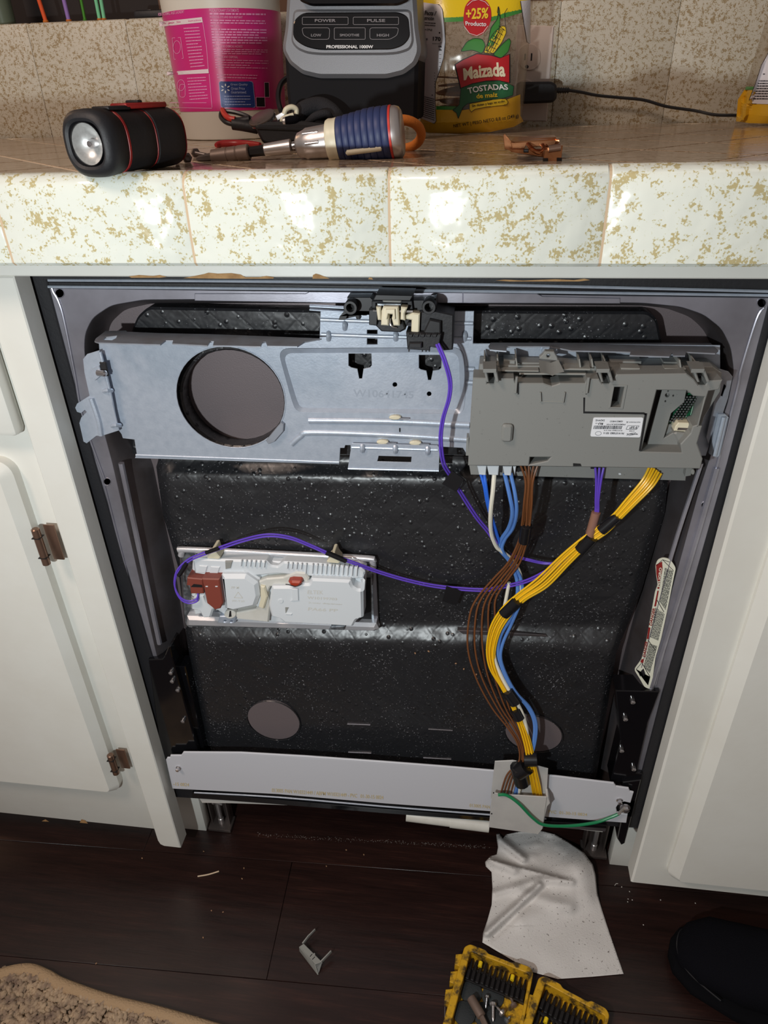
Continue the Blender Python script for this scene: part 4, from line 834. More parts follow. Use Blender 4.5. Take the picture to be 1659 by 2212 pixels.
for (u0, v0, u1, v1, n_) in ((878, 1760, 1056, 1782, 'drain_sleeve'),):
    a, b = W(u0, v0, .026), W(u1, v1, .026); dr = sub(n_, dw); tube('sleeve', [a, a.lerp(b, .3), a.lerp(b, .7), b], .0085, 'cloudy', dr, 2, 14); tube('sleeve_step', [a.lerp(b, .55), a.lerp(b, .57), b], .0096, 'cloudy', dr, 2, 14)
slab('base_skirt', [(1180, 1772), (1312, 1782), (1308, 1797), (1180, 1786)], .030, .04, 'steel_dk', dw); slab('pale_edge', [(1240, 1790), (1306, 1790), (1302, 1798), (1250, 1792)], .034, .05, 'cloudy', dw)
box('base_pan', (.31, .32, .115), (.58, .42, .03), 'dark', dw)
for s_, (u, v) in ((1, (475, 1797)), (-1, (1283, 1855))):
    lg = sub('levelling_leg', dw); c = F(u, v, 0) + V((0, .012, 0))
    box('leg_plate', (c.x, c.y + .012, .054), (.030, .003, .10), 'gun', lg, bev=.0006); box('leg_foot', (c.x, c.y, .004), (.036, .026, .006), 'gun', lg, bev=.001)
    lathe('leg_screw', [(0, .0045), (.012, .0045), (.013, .0035), (.085, .0035)], frame(V((c.x, c.y, .006)), (0, 0, 1), (1, 0, 0)), 'nickel', lg, 12)
    for q in (-.014, .014): box('leg_rib', (c.x + q, c.y + .004, .045), (.002, .014, .08), 'gun', lg, bev=.0004)
    lathe('side_bolt', [(0, .004), (.003, .004), (.0035, .002), (.016, .002)], frame(V((c.x - .004 * s_, c.y - .004, .062)), (s_, -.2, 0)), 'nickel', lg, 10)
# cloudy plastic pocket that guards the harness
gs = sub('harness_guard', dw)
slab('guard_back', [(1069, 1645), (1108, 1643), (1142, 1650), (1184, 1661), (1180, 1735), (1060, 1725)], .004, .0052, 'milky', gs, bev=.0002)
slab('guard_pocket', [(1064, 1713), (1092, 1717), (1181, 1722), (1172, 1790), (1162, 1802), (1056, 1787), (1060, 1745)], -.008, -.0068, 'milky', gs, bev=.0002)
slab('guard_side', [(1180, 1722), (1184, 1722), (1188, 1735), (1182, 1742), (1176, 1768), (1173, 1790)], -.007, .006, 'milky', gs, bev=.0002)
for u, v in ((1066, 1713), (1062, 1758)): slab('guard_hole', ell(u, v, 1.5, 1.5, 8), -.0083, -.008, 'dark', gs, bev=0)
# warning label on the right flange
wl = sub('warning_label', dw); WY = FLG - .0022
LAB = [(1416, 1222), (1421, 1210), (1432, 1205), (1444, 1207), (1452, 1214), (1460, 1227), (1456, 1245), (1440, 1325), (1428, 1380), (1416, 1420), (1409, 1470), (1404, 1489), (1392, 1484), (1382, 1466), (1370, 1447), (1386, 1425), (1396, 1388), (1408, 1320), (1415, 1280), (1421, 1264), (1418, 1245)]
slab('label_sheet', rnd(LAB, 5), WY, WY + .0012, 'lab_cream', wl, bev=0); WF = PX(WY - .0004)
decal('red_band', [[(1417, 1220), (1430, 1213), (1431, 1228), (1424, 1272), (1420, 1272), (1421, 1258), (1418, 1240)], [(1420, 1276), (1423, 1276), (1417, 1310), (1413, 1310)], [(1401, 1355), (1405, 1356), (1401, 1381), (1397, 1380)], [(1386, 1424), (1391, 1424), (1389, 1433), (1383, 1430)]], WF, 'lab_red', wl)
text('PELIGRO', [(1420, 1268), (1424, 1226), (1430, 1226), (1426, 1268)], PX(WY - .0007), 'lab_cream', wl, .03); text('DANGER', [(1402, 1350), (1410, 1312), (1416, 1314), (1408, 1352)], WF, 'lab_red', wl, .03); text('DANGER', [(1388, 1418), (1394, 1384), (1400, 1386), (1394, 1420)], WF, 'lab_red', wl, .03)
fine_print('fine_print', [(1425, 1300), (1436, 1226), (1455, 1232), (1438, 1318)], 9, WF, 'ink', wl, .5, 3); fine_print('fine_print', [(1404, 1376), (1416, 1312), (1436, 1326), (1422, 1384)], 8, WF, 'ink', wl, .5, 4); fine_print('fine_print', [(1390, 1440), (1402, 1390), (1420, 1396), (1404, 1454)], 8, WF, 'ink', wl, .55, 5)
decal('label_rule', [stroke([(1419, 1296), (1434, 1322)], 1.2), stroke([(1399, 1382), (1416, 1405)], 1.2), stroke([(1387, 1433), (1404, 1462)], 1.2), stroke([(1374, 1446), (1400, 1480), (1404, 1462)], 1), stroke([(1374, 1446), (1386, 1432)], 1), stroke([(1432, 1210), (1454, 1232)], 1), stroke([(1418, 1222), (1431, 1209), (1446, 1214)], 1)], WF, 'ink', wl)
decal('pictogram', [[(1384, 1450), (1390, 1444), (1394, 1456), (1389, 1462)], [(1380, 1455), (1386, 1453), (1386, 1456), (1383, 1462)]], WF, 'ink', wl)
# ================================================================== ON THE COUNTER
def SC(P): return (P - CAM).dot(CF) / FPX          # metres per image pixel at point P
Z = V((0, 0, 1))
# flashlight
FS = .95
o_ = F(184, 312, TOPZ + .0228 * FS); d_ = V((.22, .97, 0)).normalized(); fm = frame(o_, d_) @ Matrix.Scale(FS, 4)
ft = thing('flashlight', 'chunky black rubber flashlight with red ring and clip lying at counter left', 'flashlight', V((o_.x, o_.y, TOPZ)) + d_ * .05)
lathe('head', [(.0040, .0140), (.0012, .0150), (.0, .017), (.0008, .0195), (.0045, .0224), (.010, .0228), (.020, .0222), (.0215, .0214)], fm, 'black', ft, 40, sq=2.7, cap=(0, 1))
lathe('red_band', [(.0214, .0213), (.0218, .0221), (.0240, .0221), (.0244, .0213)], fm, 'red', ft, 40, sq=2.7)
lathe('barrel', [(.0243, .0213), (.0250, .0219), (.045, .0214), (.056, .0217), (.0575, .0208)], fm, 'black', ft, 40, sq=2.7)
lathe('thin_band', [(.0570, .0206), (.0575, .0216), (.0585, .0216), (.0590, .0206)], fm, 'red', ft, 40, sq=2.7)
lathe('tail', [(.0587, .0208), (.060, .0220), (.080, .0226), (.094, .0222), (.1015, .019), (.104, .013), (.105, .005)], fm, 'black', ft, 40, sq=2.7)
lathe('tail_seam', [(.0975, .0200), (.098, .0214), (.0990, .0210), (.0995, .0190)], fm, 'red', ft, 40, sq=2.7)
lathe('reflector', [(.0020, .0142), (.0055, .0122), (.0090, .0085), (.0110, .0035)], fm, 'reflector', ft, 32, cap=(0, 1)); lathe('lens_rim', [(.0032, .0150), (.0012, .0146), (.0014, .0140), (.0034, .0138)], fm, 'black_gl', ft, 32, cap=(0, 0))
lathe('bulb', [(.0115, .0032), (.0060, .0032), (.0040, .0020), (.0036, .0006)], fm, 'chrome', ft, 16)
box('clip', (.066, -.004, .0232), (.052, .016, .004), 'red', ft, fm, .0015); box('clip_pad', (.032, -.004, .0222), (.026, .016, .003), 'black', ft, fm, .0012); box('clip_pivot', (.060, -.004, .0255), (.006, .012, .003), 'black', ft, fm, .001)
# detergent tub
TB = V((.054, .470, TOPZ)); R0, R1, ZT = .0672, .0735, 1.10
tb = thing('detergent_tub', 'white plastic detergent tub with a magenta printed wrap label', 'tub', TB)
rz = lambda z: R0 + (R1 - R0) * (z - TOPZ) / (ZT - TOPZ)
tz = frame(TB, Z, (1, 0, 0))
lathe('tub_body', [(0, R0 - .003), (.0012, R0 - .0006), (.004, R0), (ZT - TOPZ, R1), (ZT - TOPZ + .001, R1 + .003), (ZT - TOPZ + .012, R1 + .003), (ZT - TOPZ + .013, R1 - .002)], tz, 'tub', tb, 64)
def cone(u, v, lift=.0008):
    d = ray(u, v); r = R0 + .003
    for _ in range(6):
        a = d.x ** 2 + d.y ** 2; b = (CAM.x - TB.x) * d.x + (CAM.y - TB.y) * d.y; c = (CAM.x - TB.x) ** 2 + (CAM.y - TB.y) ** 2 - (r + lift) ** 2
        t = (-b - math.sqrt(max(0, b * b - a * c))) / a; P = CAM + d * t; r = rz(P.z)
    return P
za, zb2 = cone(480, 240).z - TOPZ, cone(480, 17).z - TOPZ
lathe('wrap_label', [(za, rz(za + TOPZ) - .001), (za, rz(za + TOPZ) + .0004), (zb2, rz(zb2 + TOPZ) + .0004), (zb2, rz(zb2 + TOPZ) - .001)], tz, 'pink', tb, 64)
decal('table_band', [[(343, 47), (400, 41), (436, 37), (438, 48), (400, 52), (345, 58)]], cone, 'tublab', tb, 14); decal('table_band', [[(360, 155), (410, 152), (450, 149), (451, 158), (410, 160), (361, 163)]], cone, 'tublab', tb, 14)
text('Cycle   Stage   Size          Instructions', [(346, 49), (434, 41), (434, 46), (346, 54)], cone, 'pink', tb)
text('SINGLES', [(361, 158), (378, 156), (378, 160), (361, 162)], cone, 'pink', tb); text('FOR NORMAL AND LAUNDRY', [(342, 28), (398, 22), (398, 28), (342, 35)], cone, 'pinkline', tb)
decal('table_rule', [stroke([(438, 48), (446, 100), (450, 149)], 1), stroke([(452, 160), (458, 232)], 1), stroke([(370, 232), (458, 234)], 1), stroke([(366, 222), (446, 222)], 1)], cone, 'pinkline', tb, 16)
decal('pictogram', outline([(372, 82), (390, 81), (396, 126), (376, 128)], 1) + outline(ell(382, 102, 8, 14, 14), 1) + outline(ell(391, 184, 8, 12, 14), 1) + outline(rr(388, 182, 400, 210, 5), 1), cone, 'pinkline', tb)
fine_print('fine_print', [(396, 58), (430, 56), (442, 145), (412, 148)], 13, cone, 'pinkline', tb, .3, 11, .3); fine_print('fine_print', [(404, 166), (444, 164), (450, 215), (410, 218)], 8, cone, 'pinkline', tb, .28, 12, .3)
text('PRECAUTIONARY STATEMENTS', [(452, 19), (516, 19), (516, 26), (452, 25)], cone, 'pinkline', tb); text('WARNING: EYE AND SKIN IRRITANT', [(453, 34), (524, 35), (524, 40), (453, 39)], cone, 'pinkline', tb)
text('FIRST AID:', [(455, 54), (474, 54), (474, 59), (455, 58)], cone, 'pinkline', tb); text('PHYSICAL AND CHEMICAL HAZARDS', [(460, 97), (524, 98), (524, 103), (460, 102)], cone, 'pinkline', tb); text('STORAGE AND DISPOSAL', [(463, 120), (514, 121), (514, 126), (463, 125)], cone, 'pinkline', tb)
fine_print('fine_print', [(453, 27), (574, 29), (574, 33), (453, 32)], 1, cone, 'pinkline', tb, .8, 13); fine_print('fine_print', [(454, 41), (574, 43), (574, 53), (455, 52)], 2, cone, 'pinkline', tb, .45, 14); fine_print('fine_print', [(456, 60), (576, 62), (578, 96), (459, 95)], 6, cone, 'pinkline', tb, .45, 15, .3)
fine_print('fine_print', [(461, 104), (578, 106), (578, 119), (463, 118)], 3, cone, 'pinkline', tb, .4, 16, .5); fine_print('fine_print', [(464, 127), (580, 129), (580, 150), (466, 148)], 4, cone, 'pinkline', tb, .3, 17, .5); fine_print('fine_print', [(468, 158), (556, 160), (556, 172), (470, 170)], 2, cone, 'pinkline', tb, .3, 18)
decal('badge', [rnd([(473, 176), (546, 176), (552, 232), (478, 232)], 4)], cone, 'blue_lab', tb, 10); decal('badge_edge', outline(rnd([(473, 176), (546, 176), (552, 232), (478, 232)], 4, 2), 1), cone, 'blue_txt', tb)
CL = lambda u, v: cone(u, v, .0012)
decal('badge_burst', [stroke([(487 + 5 * math.cos(t), 191 + 5 * math.sin(t)), (487 + 10 * math.cos(t), 191 + 10 * math.sin(t))], 2.2) for t in [math.radians(30 + 60 * i) for i in range(6)]], CL, 'wht_txt', tb)
for s, a, b, c, d in (('Great Quality', 498, 180, 535, 186), ('Great Price', 499, 188, 529, 194), ('Guaranteed.', 499, 196, 533, 202)): text(s, [(a, b), (c, b), (c, d), (a, d)], CL, 'blue_txt', tb)
fine_print('fine_print', [(484, 205), (540, 205), (543, 229), (486, 229)], 4, CL, 'blue_txt', tb, .3, 19, .3)
for a, b, c, d in ((571, 178, 581, 210), (553, 210, 572, 231)): decal('print_box', [[(a, b), (c, b), (c + 1, d), (a + 1, d)]] , CL, 'bag_blk', tb, 8); decal('print_box_edge', outline([(a, b), (c, b), (c + 1, d), (a + 1, d)], 1), lambda u, v: cone(u, v, .0015), 'pinkline', tb)
# blender base
bl = thing('blender_base', 'grey and black blender motor base with a glossy button panel', 'blender', V((.225, .37, TOPZ)))
YB = .32
slab('lower_body', rnd([(614, 110), (904, 110), (902, 200), (900, 262), (626, 262), (619, 200)], 10), YB + .006, .420, 'black_body', bl, bev=.004)
slab('silver_shroud', rnd([(622, -60), (896, -60), (903, 60), (909, 100), (908, 116), (898, 140), (872, 160), (835, 169), (690, 169), (652, 160), (624, 138), (610, 112), (609, 98), (615, 60)], 8), YB, .416, 'silver', bl, bev=.004)
slab('front_bevel', rnd([(633, 20), (888, 20), (894, 90), (886, 108), (860, 117), (830, 119), (690, 119), (662, 116), (640, 106), (628, 90)], 12), YB - .0022, YB + .001, 'silver', bl, bev=.0022)
slab('button_panel', rnd([(654, 27), (862, 26), (882, 36), (886, 80), (872, 98), (848, 107), (688, 108), (656, 100), (632, 82), (634, 44)], 14), YB - .0034, YB - .001, 'black_gl', bl, bev=.0008)
slab('jar_seat', rnd([(640, -60), (886, -60), (884, 2), (860, 12), (672, 13), (646, 2)], 8), YB - .010, YB + .09, 'black_gl', bl, bev=.002)
BP = PX(YB - .0036)
for px in (rr(653, 37, 752, 53, 2, 2), rr(763, 37, 861, 53, 2, 2), rnd([(652, 60), (712, 60), (711, 85), (672, 85), (655, 76)], 5, 2), rr(722, 60, 789, 85, 2, 2), rnd([(799, 60), (861, 60), (858, 76), (842, 85), (799, 85)], 5, 2)):
    decal('button_outline', outline(px, .9), BP, 'btn', bl)
for s, a, b, c, d in (('POWER', 680, 41, 725, 47.5), ('PULSE', 793, 41, 832, 47.5), ('LOW', 672, 73, 694, 79), ('SMOOTHIE', 734, 73, 776, 78.5), ('HIGH', 814, 73, 840, 79)): text(s, [(a, b), (c, b), (c, d), (a, d)], BP, 'btn', bl)
text('PROFESSIONAL 1000W', [(705, 97.5), (806, 97.5), (806, 104.5), (705, 104.5)], BP, 'wht_txt', bl, .03)
tube('power_lead', [W(626, 165, .42), W(608, 180, .41), W(601, 205, .40), W(604, 230, .39), W(612, 245, .39), W(632, 252, .40)], .0032, 'black_pl', bl, 6, 8)
# clear snack bags
def bag_shell(xl, xr, yc, zt, dep, seedv):
    def Yf(X, zz, s=-1):
        a, b = xl(zz), xr(zz); t = (2 * X - a - b) / (b - a); k = max(0, 1 - t ** 4) ** .5; zb = (zz - TOPZ) / (zt - TOPZ)
        e = min(1, (max(zb, 0) / .07) ** .5) * .28 + .72
        return yc + s * dep * k * e * (1 - .35 * max(0, zb - .5)) * (1 - min(1, max(0, zb)) ** 5 * .96)
    def geo(s):
        vs, fs = [], []; NU, NV = 40, 36
        for j in range(NV + 1):
            zz = TOPZ + .0008 + (zt - TOPZ) * j / NV
            for i in range(NU + 1):
                t = -math.cos(math.pi * i / NU); a, b = xl(zz), xr(zz); X = (a + b) / 2 + t * (b - a) / 2; w = noise.noise(V((X * 25 + seedv, zz * 25, s)))
                vs.append(V((X, Yf(X, zz, s) + .0022 * w * (1 - t * t), zz)))
        for j in range(NV):
            for i in range(NU): a = j * (NU + 1) + i; fs.append([a, a + 1, a + NU + 2, a + NU + 1])
        return vs, fs
    def fn(lift=.0035):
        def g(u, v):
            y = yc - dep
            for _ in range(8):
                P = W(u, v, y); a, b = xl(P.z), xr(P.z); X = min(max(P.x, a), b); y = Yf(X, P.z) - lift
            return W(u, v, y)
        return g
    return geo, fn
def lerpf(z0, a, z1, b): return lambda zz: a + (b - a) * (zz - z0) / (z1 - z0)
yc = .474
p1, p2, p3, p4 = W(904, 270, yc), W(903, 0, yc), W(1128, 262, yc), W(1148, 40, yc)
geo, bfn = bag_shell(lerpf(p1.z, p1.x, p2.z, p2.x), lerpf(p3.z, p3.x, p4.z, p4.x), yc, 1.12, .050, 1.3)
bg = thing('snack_bag', 'clear tostada bag with red and green printed logo standing beside the blender', 'bag', V((.365, yc, TOPZ)))
for s in (-1, 1):
    a, b = geo(s); mk('clear_film', a, b, 'film', bg, 'all')
b1, b2, b3 = bfn(.0030), bfn(.0040), bfn(.0048)
decal('yellow_band', [[(908, -110), (1148, -110), (1147, -20), (1140, 18), (1100, 26), (1060, 38), (1000, 37), (958, 38), (940, 10), (908, 4)]], b1, 'yel_bag', bg, 9)
decal('green_band', [[(958, 38), (1000, 36), (1060, 37), (1100, 25), (1128, 19), (1128, 27), (1098, 36), (1060, 46), (1000, 46), (960, 48)]], b1, 'grn_bag', bg, 9)
decal('yellow_base', [[(908, 238), (942, 237), (1000, 238), (1060, 228), (1124, 204), (1124, 250), (1131, 262), (1110, 274), (1060, 285), (1000, 289), (930, 287), (908, 283)]], b1, 'yel_bag2', bg, 8)
decal('green_base_band', [[(942, 229), (990, 230), (990, 237), (942, 237)]], b1, 'grn_bag', bg, 9)
NP = [(907, 4), (949, 10), (954, 17), (956, 24), (960, 60), (962, 90), (958, 125), (948, 158), (941, 178), (940, 215), (942, 262), (938, 267), (908, 255)]
decal('nutrition_panel', [NP], b2, 'nutri', bg, 9); decal('panel_edge', outline(NP, 1.2), b3, 'bag_blk', bg)
for s, q in (('n Facts /', [(910, 22), (943, 24), (941, 34), (910, 32)]), ('Nutrición', [(910, 34), (938, 36), (937, 44), (910, 42)]), ('tada (54 g)', [(911, 61), (934, 62), (933, 67), (911, 66)]), ('rías', [(914, 80), (924, 81), (923, 87), (914, 86)]), ('170', [(935, 79), (952, 80), (952, 89), (935, 88)]), ('% DV*/VD*', [(934, 93), (953, 94), (953, 96), (934, 95)]), ('0%', [(947, 98), (954, 99), (954, 103), (947, 102)]), ('0%', [(948, 105), (954, 106), (954, 110), (948, 109)])): text(s, q, b3, 'bag_blk', bg, .03)
decal('panel_rules', [stroke([(911, 68), (951, 71)], 3.2)] + [stroke([(916, 91 + i * 8.6), (954 - i * .3, 92 + i * 8.6)], .8) for i in range(7)] + [stroke([(908, 155 + i * 6), (940, 158 + i * 6)], .9) for i in range(6)] + [stroke([(909, 198), (935, 206)], 2)], b3, 'bag_blk', bg)
fine_print('fine_print', [(909, 205), (938, 212), (939, 262), (909, 252)], 11, b3, 'bag_blk', bg, .4, 21); fine_print('fine_print', [(911, 46), (942, 48), (940, 58), (911, 56)], 2, b3, 'bag_blk', bg, .4, 22)
decal('round_sticker', [rnd([(1004, 14), (1014, 0), (1030, -6), (1050, 0), (1060, 16), (1062, 40), (1054, 62), (1040, 76), (1024, 79), (1008, 68), (1000, 46)], 10)], b2, 'red_bag', bg, 9)
text('+25%', [(1006, 18), (1056, 16), (1054, 40), (1007, 42)], b3, 'corn', bg, .03); text('Producto', [(1005, 46), (1051, 47), (1050, 57), (1006, 55)], b3, 'wht_txt', bg, .02)
decal('sticker_arc', [stroke([(1009, 12), (1020, 2), (1034, -1), (1048, 4), (1056, 13)], 1), stroke([(1003, 57), (1014, 72), (1030, 77), (1044, 70), (1054, 56)], 1)], b3, 'wht_txt', bg)
# generic corn cob and leaves
def leaf(px, m='grn_bag'): decal('leaf', [px], b2, m, bg, 8); decal('leaf_edge', outline(px, 1.1), b3, 'bag_blk', bg)
leaf(rnd([(1050, 112), (1060, 60), (1075, 40), (1077, 12), (1080, 36), (1080, 60), (1066, 96)], 5)); leaf(rnd([(994, 112), (1008, 90), (1024, 82), (1042, 84), (1049, 98), (1042, 116), (1020, 108)], 6)); leaf(rnd([(1064, 118), (1084, 96), (1100, 82), (1104, 90), (1098, 112), (1082, 126)], 5))
COB = rnd([(1044, 114), (1050, 100), (1064, 74), (1082, 56), (1092, 56), (1094, 70), (1084, 92), (1066, 116)], 5)
decal('corn_cob', [COB], b2, 'corn', bg, 8)
decal('kernel_grid', outline(COB, 1.2) + [stroke([(1047 + i * 6, 108 - i * 10.5), (1066 + i * 5, 116 - i * 10)], 1) for i in range(6)] + [stroke([(1052 + i * 6, 114 - i * 1), (1066 + i * 6, 86 - i * 1), (1082 + i * 3, 62)], 1) for i in range(3)], b3, 'bag_blk', bg)
decal('leaf_tip', [stroke([(1076, 14), (1074, 26), (1080, 36)], 1.2), stroke([(1096, 18), (1090, 28), (1092, 56)], 1.2)], b3, 'bag_blk', bg)
RB = [(984, 140), (1000, 130), (1030, 117), (1060, 120), (1080, 126), (1100, 118), (1100, 178), (1075, 173), (1050, 174), (1020, 180), (996, 190), (990, 165)]
decal('logo_edge', [[(u + (u - 1045) * .045, v + (v - 152) * .06) for u, v in RB]], b2, 'bag_blk', bg, 8); decal('logo_field', [RB], bfn(.0046), 'red_bag', bg, 8)
b4 = bfn(.0054)
text('Maizada', [(1000, 148), (1090, 134), (1092, 166), (1002, 174)], b4, 'cream_txt', bg, .035, lambda x: -.10 * math.sin(math.pi * x))
GB = [(996, 190), (1020, 181), (1050, 175), (1080, 174), (1110, 186), (1108, 206), (1090, 212), (1050, 216), (1010, 224), (1000, 232), (990, 256), (986, 244), (978, 238), (992, 226)]
decal('green_banner', [GB], b2, 'grn_dk', bg, 8); decal('banner_edge', outline(GB, 1), b3, 'bag_blk', bg)
text('TOSTADAS', [(1009, 190), (1096, 182), (1098, 194), (1012, 203)], b4, 'wht_txt', bg, .025, lambda x: -.25 * math.sin(math.pi * x)); text('de maíz', [(1028, 203), (1074, 199), (1075, 209), (1030, 213)], b4, 'corn', bg, .02)
YB2 = [(1014, 224), (1050, 217), (1092, 213), (1098, 220), (1095, 226), (1050, 231), (1026, 236), (1018, 242), (1014, 236)]
decal('ribbon', [YB2], b2, 'corn', bg, 8); decal('ribbon_edge', outline(YB2, 1), b3, 'bag_blk', bg); text('Sin gluten y bajo en sodio', [(1019, 226), (1090, 216), (1091, 221), (1020, 233)], b3, 'bag_blk', bg, .02)
text('NET WT | PESO NETO 8.8 oz (249 g)', [(979, 269), (1120, 246), (1121, 256), (980, 278)], b3, 'bag_blk', bg, .012)
SP = [(1124, 2), (1146, 0), (1146, 94), (1140, 92), (1134, 60), (1128, 30)]
decal('side_panel', [SP], b2, 'nutri', bg, 8); decal('side_panel_edge', [stroke([(1124, 2), (1130, 40), (1138, 90), (1144, 94)], 1.5)], b3, 'bag_blk', bg)
for i in range(11):
    tq = lathe('tostada', [(0, .002), (.0004, .038), (.0018, .039), (.0022, .036), (.0018, .002)], frame(V((p1.x * .5 + p3.x * .5 - .004 + random.uniform(-.003, .003), yc + random.uniform(-.002, .002), TOPZ + .006 + i * .0052)), V((random.uniform(-.12, .12), random.uniform(-.16, .06), 1)), (1, 0, 0)), 'tostada', None, 28)
    tag(tq, ORD[i] + ' fried tostada from the bottom of the stack in the bag beside the blender', 'tostada', 'tostadas in the clear bag')
y2 = .50
q1, q2 = W(1592, 262, y2), W(1668, 10, y2)
geo2, bfn2 = bag_shell(lerpf(q1.z, q1.x, q2.z, q2.x), lambda zz: q1.x + .16, y2, 1.10, .045, 4.1)
b5 = thing('snack_bag', 'clear tostada bag cut by the right edge with yellow base beside the cord', 'bag', V((q1.x + .07, y2, TOPZ)))
for s in (-1, 1):
    a, b = geo2(s); mk('clear_film', a, b, 'film', b5, 'all')
c1, c2, c3 = bfn2(.003), bfn2(.004), bfn2(.0048)
decal('yellow_base', [[(1590, 262), (1594, 215), (1608, 194), (1640, 196), (1700, 200), (1700, 268), (1620, 266)]], c1, 'yel_bag2', b5, 8); decal('green_base_band', [[(1612, 187), (1628, 187), (1628, 194), (1609, 194)]], c1, 'grn_bag', b5)
N2 = [(1662, 110), (1645, 140), (1632, 180), (1618, 216), (1622, 224), (1700, 226), (1700, 110)]
decal('nutrition_panel', [N2], c2, 'nutri', b5, 9); decal('panel_edge', outline(N2, 1.2), c3, 'bag_blk', b5); fine_print('fine_print', [(1640, 172), (1690, 172), (1690, 216), (1626, 216)], 8, c3, 'bag_blk', b5, .4, 31); decal('panel_rules', [stroke([(1648, 160), (1690, 160)], 2)], c3, 'bag_blk', b5)
for i in range(7):
    tq = lathe('tostada', [(0, .002), (.0004, .036), (.0018, .037), (.0018, .002)], frame(V((q1.x + .09, y2, TOPZ + .034 + i * .006)), V((random.uniform(-.35, -.2), random.uniform(-.1, .06), 1)), (1, 0, 0)), 'tostada', None, 24)
    tag(tq, ORD[i] + ' fried tostada from the bottom in the bag at the right edge', 'tostada', 'tostadas in the right bag')
# outlet and charger
OY = WALL - .0035
ou = thing('wall_outlet', 'beige duplex wall outlet on the tiled backsplash behind the snack bag', 'outlet', W(1150, 264, OY))
slab('cover_plate', rnd([(1117, 52), (1199, 55), (1182, 264), (1103, 262)], 3), OY, OY + .006, 'outlet', ou, bev=.002)
for cx, cy in ((1143, 123), (1134, 200)):
    slab('receptacle', [(max(cx - 24, min(cx + 24, x)), y) for x, y in ell(cx, cy, 26, 29, 28)], OY - .0022, OY, 'outlet', ou, bev=.0006)
    for dx, h in ((4, 8), (-10, 7)): slab('slot', [(cx + dx, cy - h), (cx + dx + 3, cy - h), (cx + dx + 2, cy + h), (cx + dx - 1, cy + h)], OY - .0026, OY - .002, 'ink', ou, bev=0)
    slab('earth_hole', ell(cx - 5, cy + 21, 4, 4, 12), OY - .0026, OY - .002, 'ink', ou, bev=0)
ch = thing('charger', 'black plug-in charger in the wall outlet with a thin cord', 'charger', W(1165, 224, OY - .02))
slab('body', rnd([(1118, 177), (1192, 176), (1203, 183), (1203, 213), (1194, 222), (1118, 225)], 8), OY - .044, OY - .003, 'black', ch, bev=.003)
tube('strain_relief', [W(1200, 195, OY - .025), W(1215, 195, OY - .025), W(1230, 195, OY - .025)], lambda t: .0034 - .0008 * t, 'black_pl', ch, 3, 10)
for i in range(5): u = 1206 + i * 5; tube('relief_ring', [W(u, 195, OY - .025), W(u + 2, 195, OY - .025)], .0038, 'black_pl', ch, 0, 10)
tube('cord', [W(1228, 195, OY - .025), W(1255, 199, OY - .022), W(1290, 206, OY - .02), W(1340, 211, OY - .018), W(1390, 216, OY - .02), W(1440, 230, OY - .024), W(1500, 239, OY - .03), W(1545, 248, OY - .04), W(1600, 249, OY - .045), W(1680, 250, OY - .035)], .0019, 'black_pl', ch, 6, 8)
# ratchet driver
DYY = .094
dr = thing('ratchet_driver', 'stubby ratchet screwdriver with blue ribbed grip and chrome collar lying on counter', 'screwdriver', F(720, 346, TOPZ))
def axpt(u): return W(u, 343 + (u - 430) * (287 - 343) / 425.0, DYY)
a0, a1 = axpt(430), axpt(855); ax = (a1 - a0).normalized(); dm = frame(a0, ax, (0, -1, 0)); du = (a1 - a0).length / 425
def dlathe(name, prof, m, n=32, **k): return lathe(name, [((u - 430) * du, r * SC(axpt(u)) * .98) for u, r in prof], dm, m, dr, n, **k)
dlathe('bit_end', [(424, 3), (430, 6), (446, 8), (462, 9)], 'gun', 6); dlathe('bit_holder', [(459, 12), (461, 15), (494, 15.5), (495, 14.6), (497, 14.6), (498, 15.5), (514, 15.8), (515, 15), (517, 15), (518, 16), (541, 16.5), (543, 14)], 'brown_met', 28); dlathe('black_shank', [(540, 10), (578, 11)], 'bit', 6)
dlathe('shaft', [(576, 10), (578, 13), (600, 14), (634, 15.5), (635, 10)], 'nickel', 28); dlathe('neck', [(633, 8), (648, 9)], 'gun', 20); dlathe('hex_neck', [(638, 9.5), (645, 9.5)], 'nickel', 6)
dlathe('chuck', [(645, 14), (648, 20), (652, 25), (664, 29), (670, 32.5), (690, 33.5), (716, 35), (718, 33)], 'nickel', 40)
dlathe('collar', [(713, 36), (715, 42), (720, 44.5), (728, 44), (737, 45), (738, 40)], 'ivory', 40)
rib = []
for i in range(8):
    u = 738 + i * 13.4; r = 45.5 + 9 * min(1, i / 4.5); rib += [(u, r - .4), (u + 1.4, r + .5), (u + 11, r + 1.0), (u + 12.2, r + .2), (u + 12.8, r - .7)]
dlathe('grip', [(737, 38)] + rib + [(846, 54.5), (846.5, 46)], 'blue_grip', 40); dlathe('red_ring', [(845, 50), (845.5, 55), (850, 55), (850.5, 50)], 'red_br', 40); dlathe('end_cap', [(850, 48), (850.5, 53.5), (858, 53), (865, 50), (869, 44), (870, 20)], 'nickel', 40)
def on_driver(u, ang, r_): return dm @ V(((u - 430) * du, r_ * SC(axpt(u)) * math.cos(ang), r_ * SC(axpt(u)) * math.sin(ang)))
for ang, u0, u1, r0, r1, m, w in ((.0, 0, 0, 0, 0, '', 0),):
    pass
def strip_on(u0, u1, ph, r_, w, m, nm):
    A_, B_ = on_driver(u0, ph, r_), on_driver(u1, ph, r_); tube(nm, [A_, A_.lerp(B_, .1), A_.lerp(B_, .9), B_], lambda t: w * (1 if .02 < t < .98 else .6), m, dr, 2, 10)
import itertools
